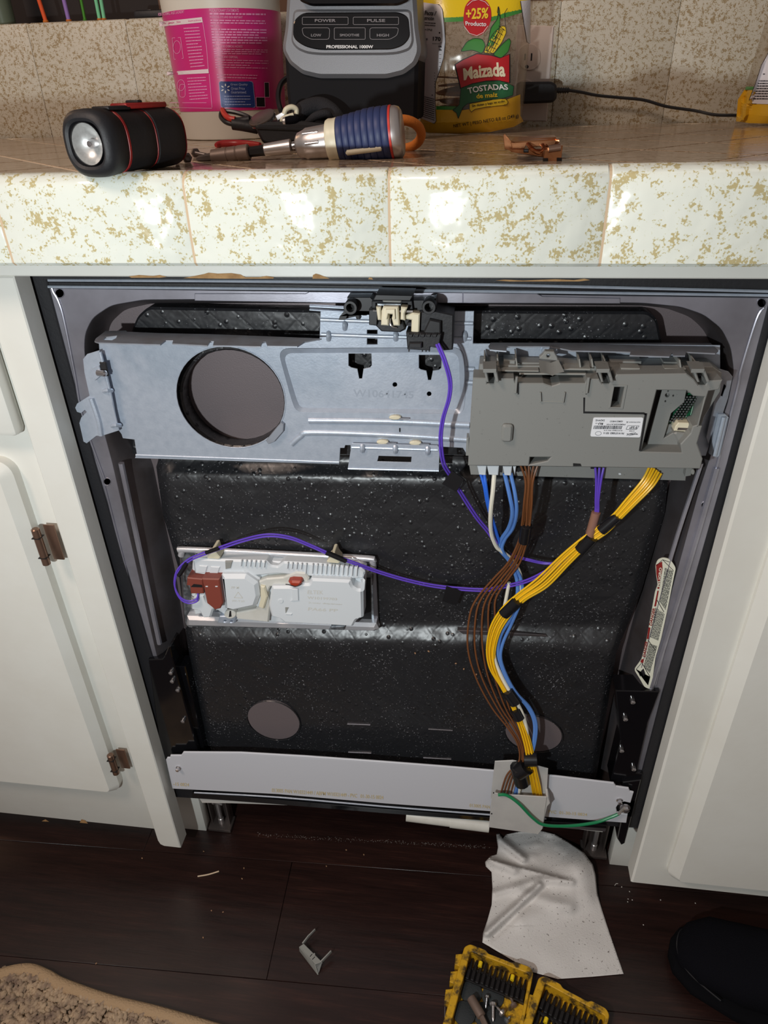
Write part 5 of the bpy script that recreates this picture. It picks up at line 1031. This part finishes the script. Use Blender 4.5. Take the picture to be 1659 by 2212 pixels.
def ph_at(px_u, px_v, r_):
    best = None
    for i in range(120):
        t = 2 * math.pi * i / 120; P = on_driver(px_u, t, r_); n_ = P - on_driver(px_u, t, 0)
        if n_.dot(CAM - P) <= 0: continue
        d = P - CAM; vv = CY0 - FPX * d.dot(CU) / d.dot(CF)
        if best is None or abs(vv - px_v) < best[0]: best = (abs(vv - px_v), t)
    return best[1]
strip_on(758, 828, ph_at(793, 326, 52), 51.5, .0021, 'ivory', 'grip_stripe'); strip_on(672, 700, ph_at(686, 309, 33), 33.2, .0014, 'chrome', 'chuck_flute'); strip_on(668, 700, ph_at(686, 287, 33), 33.0, .0010, 'chrome', 'chuck_flute')
ring_c = W(868, 290, .155)
og = [W(868 + 42 * math.cos(t), 290 + 31 * math.sin(t), .150 + .02 * math.sin(t)) for t in [2 * math.pi * i / 30 for i in range(30)]]
tg = tube('foam_ring', og, .0042, 'orange', None, 0, 12, closed=True); tag(tg, 'orange foam ring standing just behind the blue screwdriver grip', 'ring')
# black pouch with keys and leads
PY = .262
po = thing('pouch', 'low black pouch lying behind the screwdriver with a strap on top', 'pouch', F(640, 308, TOPZ))
slab('case', rnd([(547, 272), (556, 264), (640, 262), (744, 270), (742, 300), (580, 313), (566, 309)], 6), PY, PY + .06, 'black', po, bev=.003)
slab('case_lip', rnd([(552, 275), (560, 272), (742, 283), (742, 287), (556, 280)], 2), PY - .0015, PY + .002, 'black_pl', po, bev=.0007)
tube('strap', [W(640, 262, PY + .03), W(655, 238, PY + .035), W(690, 228, PY + .04), W(718, 243, PY + .035), W(735, 268, PY + .03)], .0085, 'fabric_blk', po, 6, 12); tube('strap', [W(660, 272, PY + .015), W(680, 252, PY + .012), W(705, 246, PY + .015), W(716, 262, PY + .02)], .004, 'fabric_blk', po, 6, 10)
kt = thing('key_tag', 'round grey metal tag with a shiny rim on the black pouch', 'key tag', W(566, 266, PY + .02))
km = frame(W(566, 255, PY + .015), V((-.25, -.42, .87)), (1, 0, 0)); lathe('disc', [(-.0012, .0135), (0, .0150), (.0012, .0150), (.0018, .0135)], km, 'gun', kt, 32); lathe('rim', [(-.003, .0130), (-.0028, .0148), (-.0010, .0152), (-.0008, .013)], km, 'chrome', kt, 32)
slab('tag_loop', [(594, 250), (612, 240), (616, 248), (600, 262)], PY + .012, PY + .016, 'nickel', kt, bev=.0006)
kr = thing('key_ring', 'white plastic key ring with an oval dark blue fob on the pouch', 'key ring', W(628, 268, PY + .015))
tube('loop', [W(614, 246, PY + .012), W(618, 236, PY + .012), W(630, 231, PY + .014), (W(640, 236, PY + .016)), W(640, 246, PY + .016)], .0026, 'ivory', kr, 6, 10); tube('loop', [W(634, 248, PY + .008), W(620, 252, PY + .006), W(609, 258, PY + .006), W(612, 270, PY + .006)], .0022, 'ivory', kr, 6, 10)
lathe('fob', [(0, .001), (.002, .0044), (.008, .0054), (.014, .0052), (.018, .003), (.019, .001)], frame(W(611, 263, PY + .004), (1, .1, .02)), 'navy', kr, 20); lathe('fob_cap', [(-.001, .001), (.0005, .0042), (.003, .0049), (.0035, .004)], frame(W(611, 263, PY + .0035), (1, .1, .02)), 'nickel', kr, 16)
cl = thing('test_lead', 'coiled black lead with a red tip beside the black pouch', 'cable', W(515, 296, PY + .03))
cz = PY + .02
tube('lead', [W(556, 268, cz), W(535, 252, cz + .01), W(505, 242, cz + .015), W(482, 241, cz + .015), W(477, 252, cz + .01), W(488, 264, cz), W(510, 270, cz - .002)], .0024, 'black_pl', cl, 6, 8); tube('plug', [W(503, 268, cz - .003), W(525, 271, cz - .003), W(556, 277, cz - .002)], .0058, 'black', cl, 4, 12); tube('plug_cable', [W(540, 258, cz), W(520, 262, cz), W(500, 262, cz)], .004, 'black', cl, 4, 10)
tube('red_tip', [W(481, 238, cz + .012), W(486, 248, cz + .004), W(496, 256, cz - .002), W(508, 258, cz - .003)], .0030, 'red_br', cl, 5, 10)
rs = [F(466, 314, TOPZ + .0022), F(480, 311, TOPZ + .003), F(520, 310, TOPZ + .003), F(562, 312, TOPZ + .003)]
tag(tube('red_pick', rs, lambda t: .0042 * (.45 + 2 * t * (1 - t)), 'red', None, 5, 12), 'slim red plastic pick lying on counter behind the bit holder', 'pick')
def screw(name, head, tip, r, hr, label, cat_, group=None, m='gun', hexhead=True, thread=True):
    h, t = V(head), V(tip); L = (t - h).length; Mx = frame(h, t - h, (0, 0, 1) if abs((t - h).normalized().z) < .9 else (1, 0, 0)); base = V((h.x * .5 + t.x * .5, h.y * .5 + t.y * .5, min(h.z, t.z) - hr))
    s = thing(name, label, cat_, base, group)
    lathe('head', [(-.0004, hr * .35), (-.0008, hr * .55), (0, hr), (hr * .7, hr), (hr * .8, r)], Mx, m, s, 6 if hexhead else 16); pr = [(hr * .7, r)]
    x = hr * .8
    while x < L - .003: pr += [(x, r * .8), (x + .0006, r * 1.1)]; x += .0013
    lathe('shank', pr + [(L, .0003)], Mx, m, s, 10); return s
screw('screw', F(405, 341, TOPZ + .004), F(372, 338, TOPZ + .003), .0016, .0042, 'dark hex head screw lying nearest the flashlight on counter', 'screw', m='gun'); screw('screw', F(421, 330, TOPZ + .004), F(448, 336, TOPZ + .003), .0016, .0042, 'dark hex head screw pointing toward the driver bit holder', 'screw', m='gun'); screw('screw', F(384, 346, TOPZ + .0032), F(350, 348, TOPZ + .003), .0013, .003, 'thin dark screw lying flat between flashlight and hex screws', 'screw', m='bit')
# copper clip
cy_ = .048
cc = thing('metal_clip', 'shiny copper coloured bent spring clip alone on the counter', 'clip', F(1150, 348, TOPZ))
slab('end_fin', [(1087, 292), (1091, 289), (1104, 304), (1114, 318), (1106, 326), (1090, 322)], cy_ + .012, cy_ + .0132, 'copper', cc, bev=.0003)
slab('band', [(1103, 308), (1112, 302), (1200, 296), (1208, 304), (1206, 318), (1194, 318), (1168, 316), (1150, 318), (1146, 310), (1138, 310), (1132, 324), (1108, 325)], cy_ + .006, cy_ + .0072, 'copper', cc, bev=.0004)
hslab('band_top', [(1104, 305), (1112, 296), (1196, 291), (1208, 302), (1200, 300), (1112, 306)], W(1150, 300, cy_ + .006).z, .001, 'copper', cc)
slab('front_tab', [(1177, 322), (1184, 318), (1216, 314), (1212, 348), (1172, 351)], cy_ - .010, cy_ - .0088, 'copper', cc, bev=.0004); hslab('tab_bridge', [(1177, 321), (1216, 314), (1206, 306), (1180, 312)], W(1190, 320, cy_ - .010).z, .001, 'copper', cc)
tube('roller', [W(1185, 322, cy_ - .0112), W(1211, 318, cy_ - .0112)], .0026, 'bronze', cc, 0, 12); tube('curl', [W(1140, 311, cy_ + .004), W(1150, 322, cy_ - .001), W(1164, 330, cy_ - .003), W(1174, 322, cy_ - .001), W(1172, 314, cy_ + .004)], .0015, 'copper', cc, 5, 10)
for u, v in ((1178, 346), (1208, 345), (1136, 326)): slab('foot', [(u - 5, v - 4), (u + 6, v - 4), (u + 6, v + 4), (u - 5, v + 4)], cy_ - .0115, cy_ - .0095, 'bit', cc, bev=.0005)
slab('base_foot', [(1100, 322), (1176, 322), (1174, 340), (1104, 328)], cy_ + .001, cy_ + .004, 'copper', cc, bev=.0004)
# things on the tile ledge
LZ = 1.076; LY = WALL + .03
for i, (ub, ut, m, rr_, lab) in enumerate(((97, 84, 'st_orange', .0030, 'slim orange stick standing on the tile ledge'), (147, 138, 'st_purple', .0030, 'slim lilac stick standing on the tile ledge'), (182, 175, 'st_green', .0020, 'thin dark green stick standing on the tile ledge'), (214, 207, 'st_mint', .0026, 'mint green stick on the tile ledge, left of its pair'), (224, 218, 'st_mint', .0026, 'mint green stick on the tile ledge, right of its pair'))):
    b = W(ub, 36, LY); b.z = LZ; t = W(ut, 0, LY); t = b + (t - b) * 2.4
    st = thing('glow_stick', lab, 'stick', b, 'coloured sticks on the ledge'); tube('stick', [b + V((0, 0, .001)), t], rr_, m, st, 0, 12); tube('foot', [b, b + (t - b) * .06], rr_ * 1.35, 'orange' if i != 2 else m, st, 0, 12)
gj = thing('jar', 'grey green glass jar at the left end of the tile ledge', 'jar', W(8, 38, LY)); b = W(6, 38, LY + .02); b.z = LZ
lathe('glass', [(0, .014), (.002, .017), (.08, .017), (.085, .013), (.1, .013)], frame(b, Z, (1, 0, 0)), 'jar_grey', gj, 24); lathe('lid', [(.098, .015), (.12, .015)], frame(b, Z, (1, 0, 0)), 'dark', gj, 24)
b = W(325, 28, LY + .02); b.z = LZ
sb = thing('remote', 'small black handset lying on the tile ledge behind the tub', 'remote', b); box('shell', (b.x + .004, b.y, LZ + .006), (.05, .03, .012), 'black', sb, bev=.004); box('button', (b.x, b.y - .002, LZ + .0125), (.008, .008, .001), 'black_pl', sb, bev=.0004)
# ================================================================== ON THE FLOOR
def ridge(u, v, a, b, w, h):
    a, b, p = V(a), V(b), V((u, v)); t = max(0, min(1, (p - a).dot(b - a) / (b - a).length_squared)); d = (p - a - (b - a) * t).length; return h * math.exp(-(d / w) ** 2)
def tow_h(u, v):
    h = .0016 + .0012 * noise.noise(V((u * .02, v * .02, 0)))
    h += .026 * math.exp(-((u - 1250) / 42) ** 2 - ((v - 1872) / 52) ** 2)
    d = (v - (1862 + (u - 1072) * .262)); k = max(0, min(1, (1245 - u) / 40)) * max(0, min(1, (u - 1040) / 30))
    h += k * .013 * (math.exp(-d / 42) if d >= 0 else math.exp(d / 5))
    h += ridge(u, v, (1052, 2016), (1165, 1912), 8, .013) - ridge(u, v, (1066, 2024), (1180, 1918), 7, .003) + ridge(u, v, (1120, 1925), (1230, 1960), 14, .006) + ridge(u, v, (1068, 1930), (1150, 1905), 9, .006) + ridge(u, v, (1130, 1985), (1265, 1935), 24, .007) + ridge(u, v, (1080, 1815), (1130, 1855), 9, .012) + ridge(u, v, (1062, 1860), (1110, 1880), 10, .008) + ridge(u, v, (1165, 1900), (1235, 1905), 8, .005)
    if v < 1900: h += .006 * max(0, noise.noise(V((u * .035, v * .05, 3)))) * (1900 - v) / 100
    if v > 2000: h += .003 * max(0, noise.noise(V((u * .012, v * .012, 9))))
    return h
TOW = [(1093, 1803), (1120, 1797), (1170, 1795), (1200, 1803), (1232, 1822), (1262, 1843), (1280, 1868), (1286, 1890), (1290, 1930), (1300, 1965), (1318, 2020), (1347, 2104), (1280, 2110), (1205, 2115), (1150, 2100), (1042, 2036), (1044, 2016), (1053, 1988), (1062, 1955), (1064, 1920), (1062, 1884), (1050, 1872), (1048, 1862), (1060, 1850), (1073, 1846), (1076, 1830), (1072, 1802), (1078, 1800), (1086, 1812)]
def towel():
    vs, fs = tri2d([TOW]); bm = bmesh.new(); bv = [bm.verts.new((x, y, 0)) for x, y in vs]
    for f in fs: bm.faces.new([bv[i] for i in f])
    for _ in range(7):
        e = [e for e in bm.edges if e.calc_length() > 6]
        if not e: break
        bmesh.ops.subdivide_edges(bm, edges=e, cuts=1); bmesh.ops.triangulate(bm, faces=bm.faces)
    bm.verts.index_update(); P = [F(v.co.x, v.co.y, tow_h(v.co.x, v.co.y)) for v in bm.verts]; fs = [[v.index for v in f.verts] for f in bm.faces]; bm.free()
    o = mk('paper_towel', P, fs, 'towel', None, 'all'); md = o.modifiers.new('thickness', 'SOLIDIFY'); md.thickness = .0005; return o
tag(towel(), 'crumpled white paper towel lying on the floor under the harness guard', 'paper towel')
# bit case
bc = thing('bit_case', 'worn yellow plastic driver bit case lying open on the floor', 'case', F(1150, 2150, 0))
def half(A, B, ln, tag_):
    e1 = (B - A); e1.z = 0; w = e1.length; e1.normalize(); e2 = V((e1.y, -e1.x, 0)); O_ = V((A.x, A.y, 0))
    place = lambda x, y, d: O_ + e1 * x + e2 * y + Z * d
    out = rnd([(0, .006), (.006, 0), (w * .3, 0), (w * .34, .003), (w * .7, .003), (w * .74, 0), (w - .005, 0), (w, .005), (w, ln), (0, ln)], .003, 3); inn = rnd([(.009, .008), (w - .004, .008), (w - .004, ln - .004), (.009, ln - .004)], .003, 3)
    vs, fs = prism_verts([out, inn], .022, .002, .0008, place); mk('shell_wall', vs, fs, 'yel_case', bc)
    vs, fs = prism_verts([out], .003, .0005, .0006, place); mk('shell_floor', vs, fs, 'yel_case', bc)
    return O_, e1, e2, w, place
O1 = half(F(1006, 2035, .022), F(1154, 2092, .022), .125, 'l'); O2 = half(F(1167, 2102, .022), F(1319, 2183, .022), .125, 'r')
def at(O, x, y, z): return O[0] + O[1] * x + O[2] * y + Z * z
for k in range(3): y = .018 + k * .022; vs, fs = prism_verts([[(-.008, y), (0.0, y - .004), (.001, y + .012), (-.006, y + .012)]], .020, .004, .0006, O1[4]); mk('latch_lug', vs, fs, 'yel_case', bc)
for x, y in ((O1[3] + .003, .03), (O1[3] + .003, .06)): tube('hinge_pin', [at(O1, x, y, .016), at(O1, x, y + .022, .016)], .0038, 'yel_case', bc, 0, 12)
for O, y0 in ((O1, .022), (O1, .036), (O2, .022), (O2, .036), (O2, .052)):
    vs, fs = prism_verts([[(.0095, y0 - .0015), (O[3] - .0045, y0 - .0015), (O[3] - .0045, y0 + .0015), (.0095, y0 + .0015)]], .0085, .002, .0004, O[4]); mk('bit_rack', vs, fs, 'bit', bc)
def bits(O, y0, y1, n_, lab, grp):
    r_ = .0033
    for i in range(n_):
        x = .0125 + (O[3] - .020) * i / (n_ - 1); dy = random.uniform(-.001, .0015)
        s = thing('driver_bit', 'black driver bit, ' + ORD[i] + ' from the left in the ' + lab, 'driver bit', at(O, x, (y0 + y1) / 2, .0062), grp)
        lathe('shank', [(0, .0024), (.0008, r_), (.012, r_), (.0128, .0024)], frame(at(O, x, y1 + dy, .0092), -O[2]), 'bit', s, 6); lathe('tip', [(.0125, .0021), (.018, .0021), ((y1 - y0), .0012)], frame(at(O, x, y1 + dy, .0092), -O[2]), 'bit', s, 8)
bits(O1, .010, .036, 12, 'left half of the yellow case', 'bits in the left case half'); bits(O2, .010, .034, 12, 'far row of the right case half', 'bits in the far right row'); bits(O2, .038, .064, 12, 'near row of the right case half', 'bits in the near right row')
for O, x, y in ((O1, .024, .018), (O1, .066, .019), (O2, .022, .046), (O2, .044, .050), (O2, .066, .052)): lathe('yellow_peg', [(0, .0026), (.006, .0026), (.0068, .0018)], frame(at(O, x, y, .0125), -O[2]), 'yel_bag', bc, 12)
for i, (u, v, z, lab) in enumerate(((1018, 2143, .006, 'dark rubber pad farthest back at left in the bit case'), (1065, 2152, .006, 'dark rubber pad beside the bit rows in the yellow case'), (1003, 2188, .0095, 'dark rubber pad nearest the left edge of the bit case'), (1046, 2190, .006, 'dark rubber pad lying under the nut driver socket'), (1070, 2206, .009, 'dark rubber pad cut by the bottom edge in the case'))):
    c = F(u, v, z); tag(lathe('rubber_pad', [(0, .0128), (.0006, .0136), (.0024, .0136), (.003, .0128)], frame(c - Z * .003, Z, (1, 0, 0)), 'pad', None, 28), lab, 'rubber pad', 'rubber pads in the bit case')
nd = thing('nut_driver', 'bronze coloured nut driver socket lying across the rubber pads', 'nut driver', F(1030, 2180, .012)); a, b = F(1017, 2155, .017), F(1040, 2195, .017); c = F(1054, 2226, .017)
lathe('socket', [(.0, .0030), (.0, .0052), (.0008, .0056), ((b - a).length, .0056), ((b - a).length + .001, .0040)], frame(a, b - a), 'brown_met', nd, 20); lathe('shank', [(0, .0036), ((c - b).length, .0036)], frame(b, c - b), 'brown_met', nd, 6)
screw('screw', F(1111, 2174, .0085), F(1098, 2141, .007), .0017, .0042, 'long pan head screw lying beside the hinge in the yellow case', 'screw', m='brown_met', hexhead=False); screw('screw', F(1065, 2167, .013), F(1065, 2207, .013), .0017, .0040, 'upright pointing pan head screw resting on the rubber pads', 'screw', m='nickel', hexhead=False)
screw('screw', F(1087, 2190, .012), F(1072, 2174, .012), .0016, .0044, 'button head screw with a hex socket by the case hinge', 'screw', m='nickel', hexhead=False); screw('screw', F(1092, 2206, .010), F(1104, 2194, .010), .0016, .0038, 'short zinc screw at the bottom edge of the yellow case', 'screw', m='zinc', hexhead=False); screw('screw', F(1052, 2152, .012), F(1049, 2178, .012), .0015, .0032, 'small silver screw standing between two rubber pads', 'screw', m='chrome', hexhead=False)
# grey plastic clip
pc2 = thing('plastic_clip', 'broken grey plastic u shaped clip alone on the wood floor', 'clip', F(672, 2065, 0))
hslab('tray', [(646, 2045), (656, 2038), (696, 2078), (692, 2079), (679, 2084)], .012, .004, 'grey_lt', pc2, bev=.0004); 
mk('side', [F(646, 2046, .012), F(679, 2084, .012), F(686, 2106, .001), F(647, 2055, .001), F(648, 2045, .012), F(681, 2083, .012), F(688, 2105, .001), F(649, 2054, .001)], [[0, 1, 2, 3], [4, 5, 6, 7], [0, 1, 5, 4], [2, 3, 7, 6], [1, 2, 6, 5], [0, 3, 7, 4]], 'grey_lt', pc2)
def bar(name, P0, P1, w, h, m, par): d = (P1 - P0); box(name, (d.length / 2, 0, 0), (d.length, w, h), m, par, frame(P0, d), .0003)
bar('arm', F(654, 2039, .010), F(668, 2021, .013), .0014, .006, 'grey_lt', pc2); bar('arm_tip', F(667, 2022, .013), F(681, 2008, .014), .0012, .005, 'grey_lt', pc2); bar('arm', F(692, 2080, .010), F(716, 2055, .013), .0014, .006, 'grey_lt', pc2)
hslab('slot', [(669, 2066), (674, 2060), (675, 2061), (670, 2067)], .0123, .0006, 'dark', pc2); hslab('slot', [(674, 2072), (680, 2066), (681, 2067), (675, 2073)], .0123, .0006, 'dark', pc2); hslab('tongue', [(674, 2064), (679, 2058), (681, 2061), (676, 2067)], .0125, .001, 'grey_lt', pc2)
mk('end_foot', [F(680, 2086, .011), F(696, 2078, .011), F(690, 2098, .002), F(686, 2106, .001), F(683, 2092, .006)], [[0, 1, 4], [4, 1, 2], [4, 2, 3]], 'grey_pl', pc2)
# toothpick, crumbs, dust
tag(tube('toothpick', [F(427, 1893, .0012), F(450, 1889, .0012), F(473, 1882, .0012)], .0010, 'wood_pick', None, 4, 8), 'thin pale wooden toothpick lying on the dark floor', 'toothpick')
def pebble(name, c, r, m, label, catg, group, sq_=(1, .7, .6)):
    bm = bmesh.new(); bmesh.ops.create_icosphere(bm, subdivisions=1, radius=r); a = random.uniform(0, 6.28)
    vs = []
    for v in bm.verts: q = v.co * random.uniform(.8, 1.15); q = V((q.x * sq_[0], q.y * sq_[1], q.z * sq_[2])); q.rotate(Matrix.Rotation(a, 3, 'Z')); vs.append(c + q)
    bm.verts.index_update(); fs = [[v.index for v in f.verts] for f in bm.faces]; bm.free(); tag(mk(name, vs, fs, m, None, 'all'), label, catg, group)
for u, v, w_ in ((527, 1875, 'right of the toothpick, upper of a close pair'), (523, 1898, 'right of the toothpick, lower of a close pair'), (705, 1871, 'under the middle of the toe panel by the seam'), (457, 1967, 'below the toothpick, left of a pair'), (482, 1970, 'below the toothpick, right of a pair'), (748, 1836, 'in front of the dust line, left of two'), (786, 1846, 'in front of the dust line, right of two'), (440, 1839, 'just above the toothpick by the stile'), (208, 2081, 'beside the edge of the beige rug'), (307, 1854, 'left of the foot of the white stile'), (439, 2025, 'alone between toothpick and rug')): pebble('crumb', F(u, v, .0010), .0016, 'crumb', 'tiny tan crumb on dark floor ' + w_, 'crumb', 'crumbs on the wood floor')
for u, v, w_ in ((1360, 1926, 'highest of the tight cluster'), (1357, 1942, 'left of two touching flakes'), (1366, 1944, 'right of two touching flakes'), (1427, 1944, 'halfway between towel and shoe'), (1390, 1998, 'alone beside the right edge of the towel'), (1343, 1916, 'just below the curled sliver'), (1356, 1948, 'lowest of the tight cluster'), (1502, 1951, 'near the toe of the shoe')): pebble('paint_flake', F(u, v, .0008), .0011, 'lint', 'tiny white flake on the floor, ' + w_, 'flake', 'white flakes by right cabinet', (1, .8, .5))
tag(tube('paint_curl', [F(1328, 1913, .001), F(1331, 1909, .001), F(1335, 1909, .001)], .0004, 'lint', None, 4, 6), 'curled white paint sliver on floor near the right cabinet corner', 'flake')
for u, v, w_ in ((926, 1407, 'highest of five'), (985, 1433, 'third from the left'), (1002, 1445, 'second from the right'), (1029, 1457, 'lowest, nearest the brown wires'), (897, 1411, 'leftmost of five')): pebble('crumb', W(u, v, .0352), .0017, 'crumb', 'small brown crumb on the black sound mat, ' + w_, 'crumb', 'crumbs on the sound mat')
dv, df = [], []
for i in range(420):
    t = random.random(); u = 555 + t * 505 + random.gauss(0, 4); v = 1803 + t * 27 + random.gauss(0, 2.2)
    if random.random() < .45 * (1 - t): continue
    c = F(u, v, .0009); s = random.uniform(.0004, .0012); a = random.uniform(0, 3.1); e = V((math.cos(a), math.sin(a), 0)); f_ = V((-e.y, e.x, .2)); k = len(dv)
    dv += [c - e * s, c + f_ * s * .4, c + e * s, c - f_ * s * .4, c + Z * s * .5]; df += [[k, k + 1, k + 4], [k + 1, k + 2, k + 4], [k + 2, k + 3, k + 4], [k + 3, k, k + 4]]
du_ = mk('floor_dust', dv, df, 'dust', None, fix=False); tag(du_, 'line of grey dust on the floor under the dishwasher', 'dust', kind='stuff')
# rug
rg_ = thing('rug', 'beige looped rug with a bound edge at the bottom left corner', 'rug', F(120, 2190, 0))
EDGE = [(-60, 2150), (-20, 2118), (15, 2103), (60, 2097), (98, 2110), (135, 2130), (235, 2165), (345, 2192), (480, 2232), (640, 2280)]
hslab('backing', EDGE + [(640, 2420), (-60, 2420)], .006, .0055, 'rug_edge', rg_, bev=.001)
tube('binding', [F(u, v, .008) for u, v in EDGE], .0085, 'rug_edge', rg_, 6, 12)
ep = [F(u, v, 0) for u, v in EDGE + [(640, 2400), (-60, 2400)]]
def inside(p, q):
    c = False; n = len(q)
    for i in range(n):
        a, b = q[i], q[i - 1]
        if (a.y > p.y) != (b.y > p.y) and p.x < (b.x - a.x) * (p.y - a.y) / (b.y - a.y) + a.x: c = not c
    return c
OC = [V((1, 0, 0)), V((0, 1, 0)), V((-1, 0, 0)), V((0, -1, 0)), V((0, 0, 1)), V((0, 0, -1)), V((.7, .7, .55)), V((-.7, .7, .55)), V((-.7, -.7, .55)), V((.7, -.7, .55))]
OF = [[0, 6, 4], [6, 1, 4], [1, 7, 4], [7, 2, 4], [2, 8, 4], [8, 3, 4], [3, 9, 4], [9, 0, 4], [0, 1, 6], [1, 2, 7], [2, 3, 8], [3, 0, 9]]
pv, pf = [], []
for i in range(9000):
    p = V((random.uniform(-.26, .18), random.uniform(-.31, -.15), 0))
    if not inside(p, ep): continue
    r = random.uniform(.0026, .0042); a = random.uniform(0, 3.14); e = V((math.cos(a), math.sin(a), 0)); f_ = V((-e.y, e.x, 0)); zc = .0075 + random.uniform(0, .005) + .002 * noise.noise(p * 40); k = len(pv)
    pv += [p + Z * zc + e * o.x * r * 1.5 + f_ * o.y * r * .75 + Z * o.z * r for o in OC]; pf += [[x + k for x in f] for f in OF]
tag(mk('loop_pile', pv, pf, 'rug', rg_, 'all', fix=False), kind='stuff')
# shoe at the lower right
so = F(1452, 2040, .02); so.z = 0; sd = V((.94, -.34, 0)).normalized(); sn = V((-sd.y, sd.x, 0))
sh = thing('shoe', 'dark knitted shoe standing on the floor at the lower right corner', 'shoe', so + sd * .12)
def shoe_part(name, m, rings, cap=True):
    vs, fs = [], []; n = 20
    for s, hw, z0, z1, off in rings:
        for k in range(n):
            a = 2 * math.pi * k / n; ca, sa = math.cos(a), math.sin(a); q = (abs(ca) ** 2.6 + abs(sa) ** 2.6) ** (-1 / 2.6)
            vs.append(so + sd * s + sn * (off + hw * ca * q) + Z * ((z0 + z1) / 2 + (z1 - z0) / 2 * sa * q))
    for i in range(len(rings) - 1):
        for k in range(n): k2 = (k + 1) % n; fs.append([i * n + k, i * n + k2, (i + 1) * n + k2, (i + 1) * n + k])
    fs += [list(range(n))[::-1], [(len(rings) - 1) * n + k for k in range(n)]]; mk(name, vs, fs, m, sh, True)
shoe_part('sole', 'shoe_blk', [(-.002, .012, .004, .018, 0), (.006, .030, .001, .024, 0), (.03, .046, .0005, .026, 0), (.08, .052, .0005, .027, -.002), (.15, .046, .0005, .028, 0), (.22, .042, .0005, .030, 0), (.262, .03, .001, .030, 0), (.27, .012, .004, .026, 0)])
shoe_part('upper', 'navy', [(.004, .014, .016, .036, 0), (.012, .028, .016, .048, 0), (.035, .042, .018, .062, 0), (.08, .048, .018, .074, -.001), (.12, .045, .018, .094, 0), (.16, .040, .018, .110, 0), (.20, .038, .018, .115, 0), (.25, .034, .018, .110, 0), (.266, .016, .02, .098, 0)])
tube('toe_seam', [so + sd * .012 + sn * .024 + Z * .034, so + sd * .004 + sn * .008 + Z * .036, so + sd * .006 - sn * .014 + Z * .034, so + sd * .022 - sn * .034 + Z * .033, so + sd * .06 - sn * .049 + Z * .032], .0009, 'black_pl', sh, 5, 6)
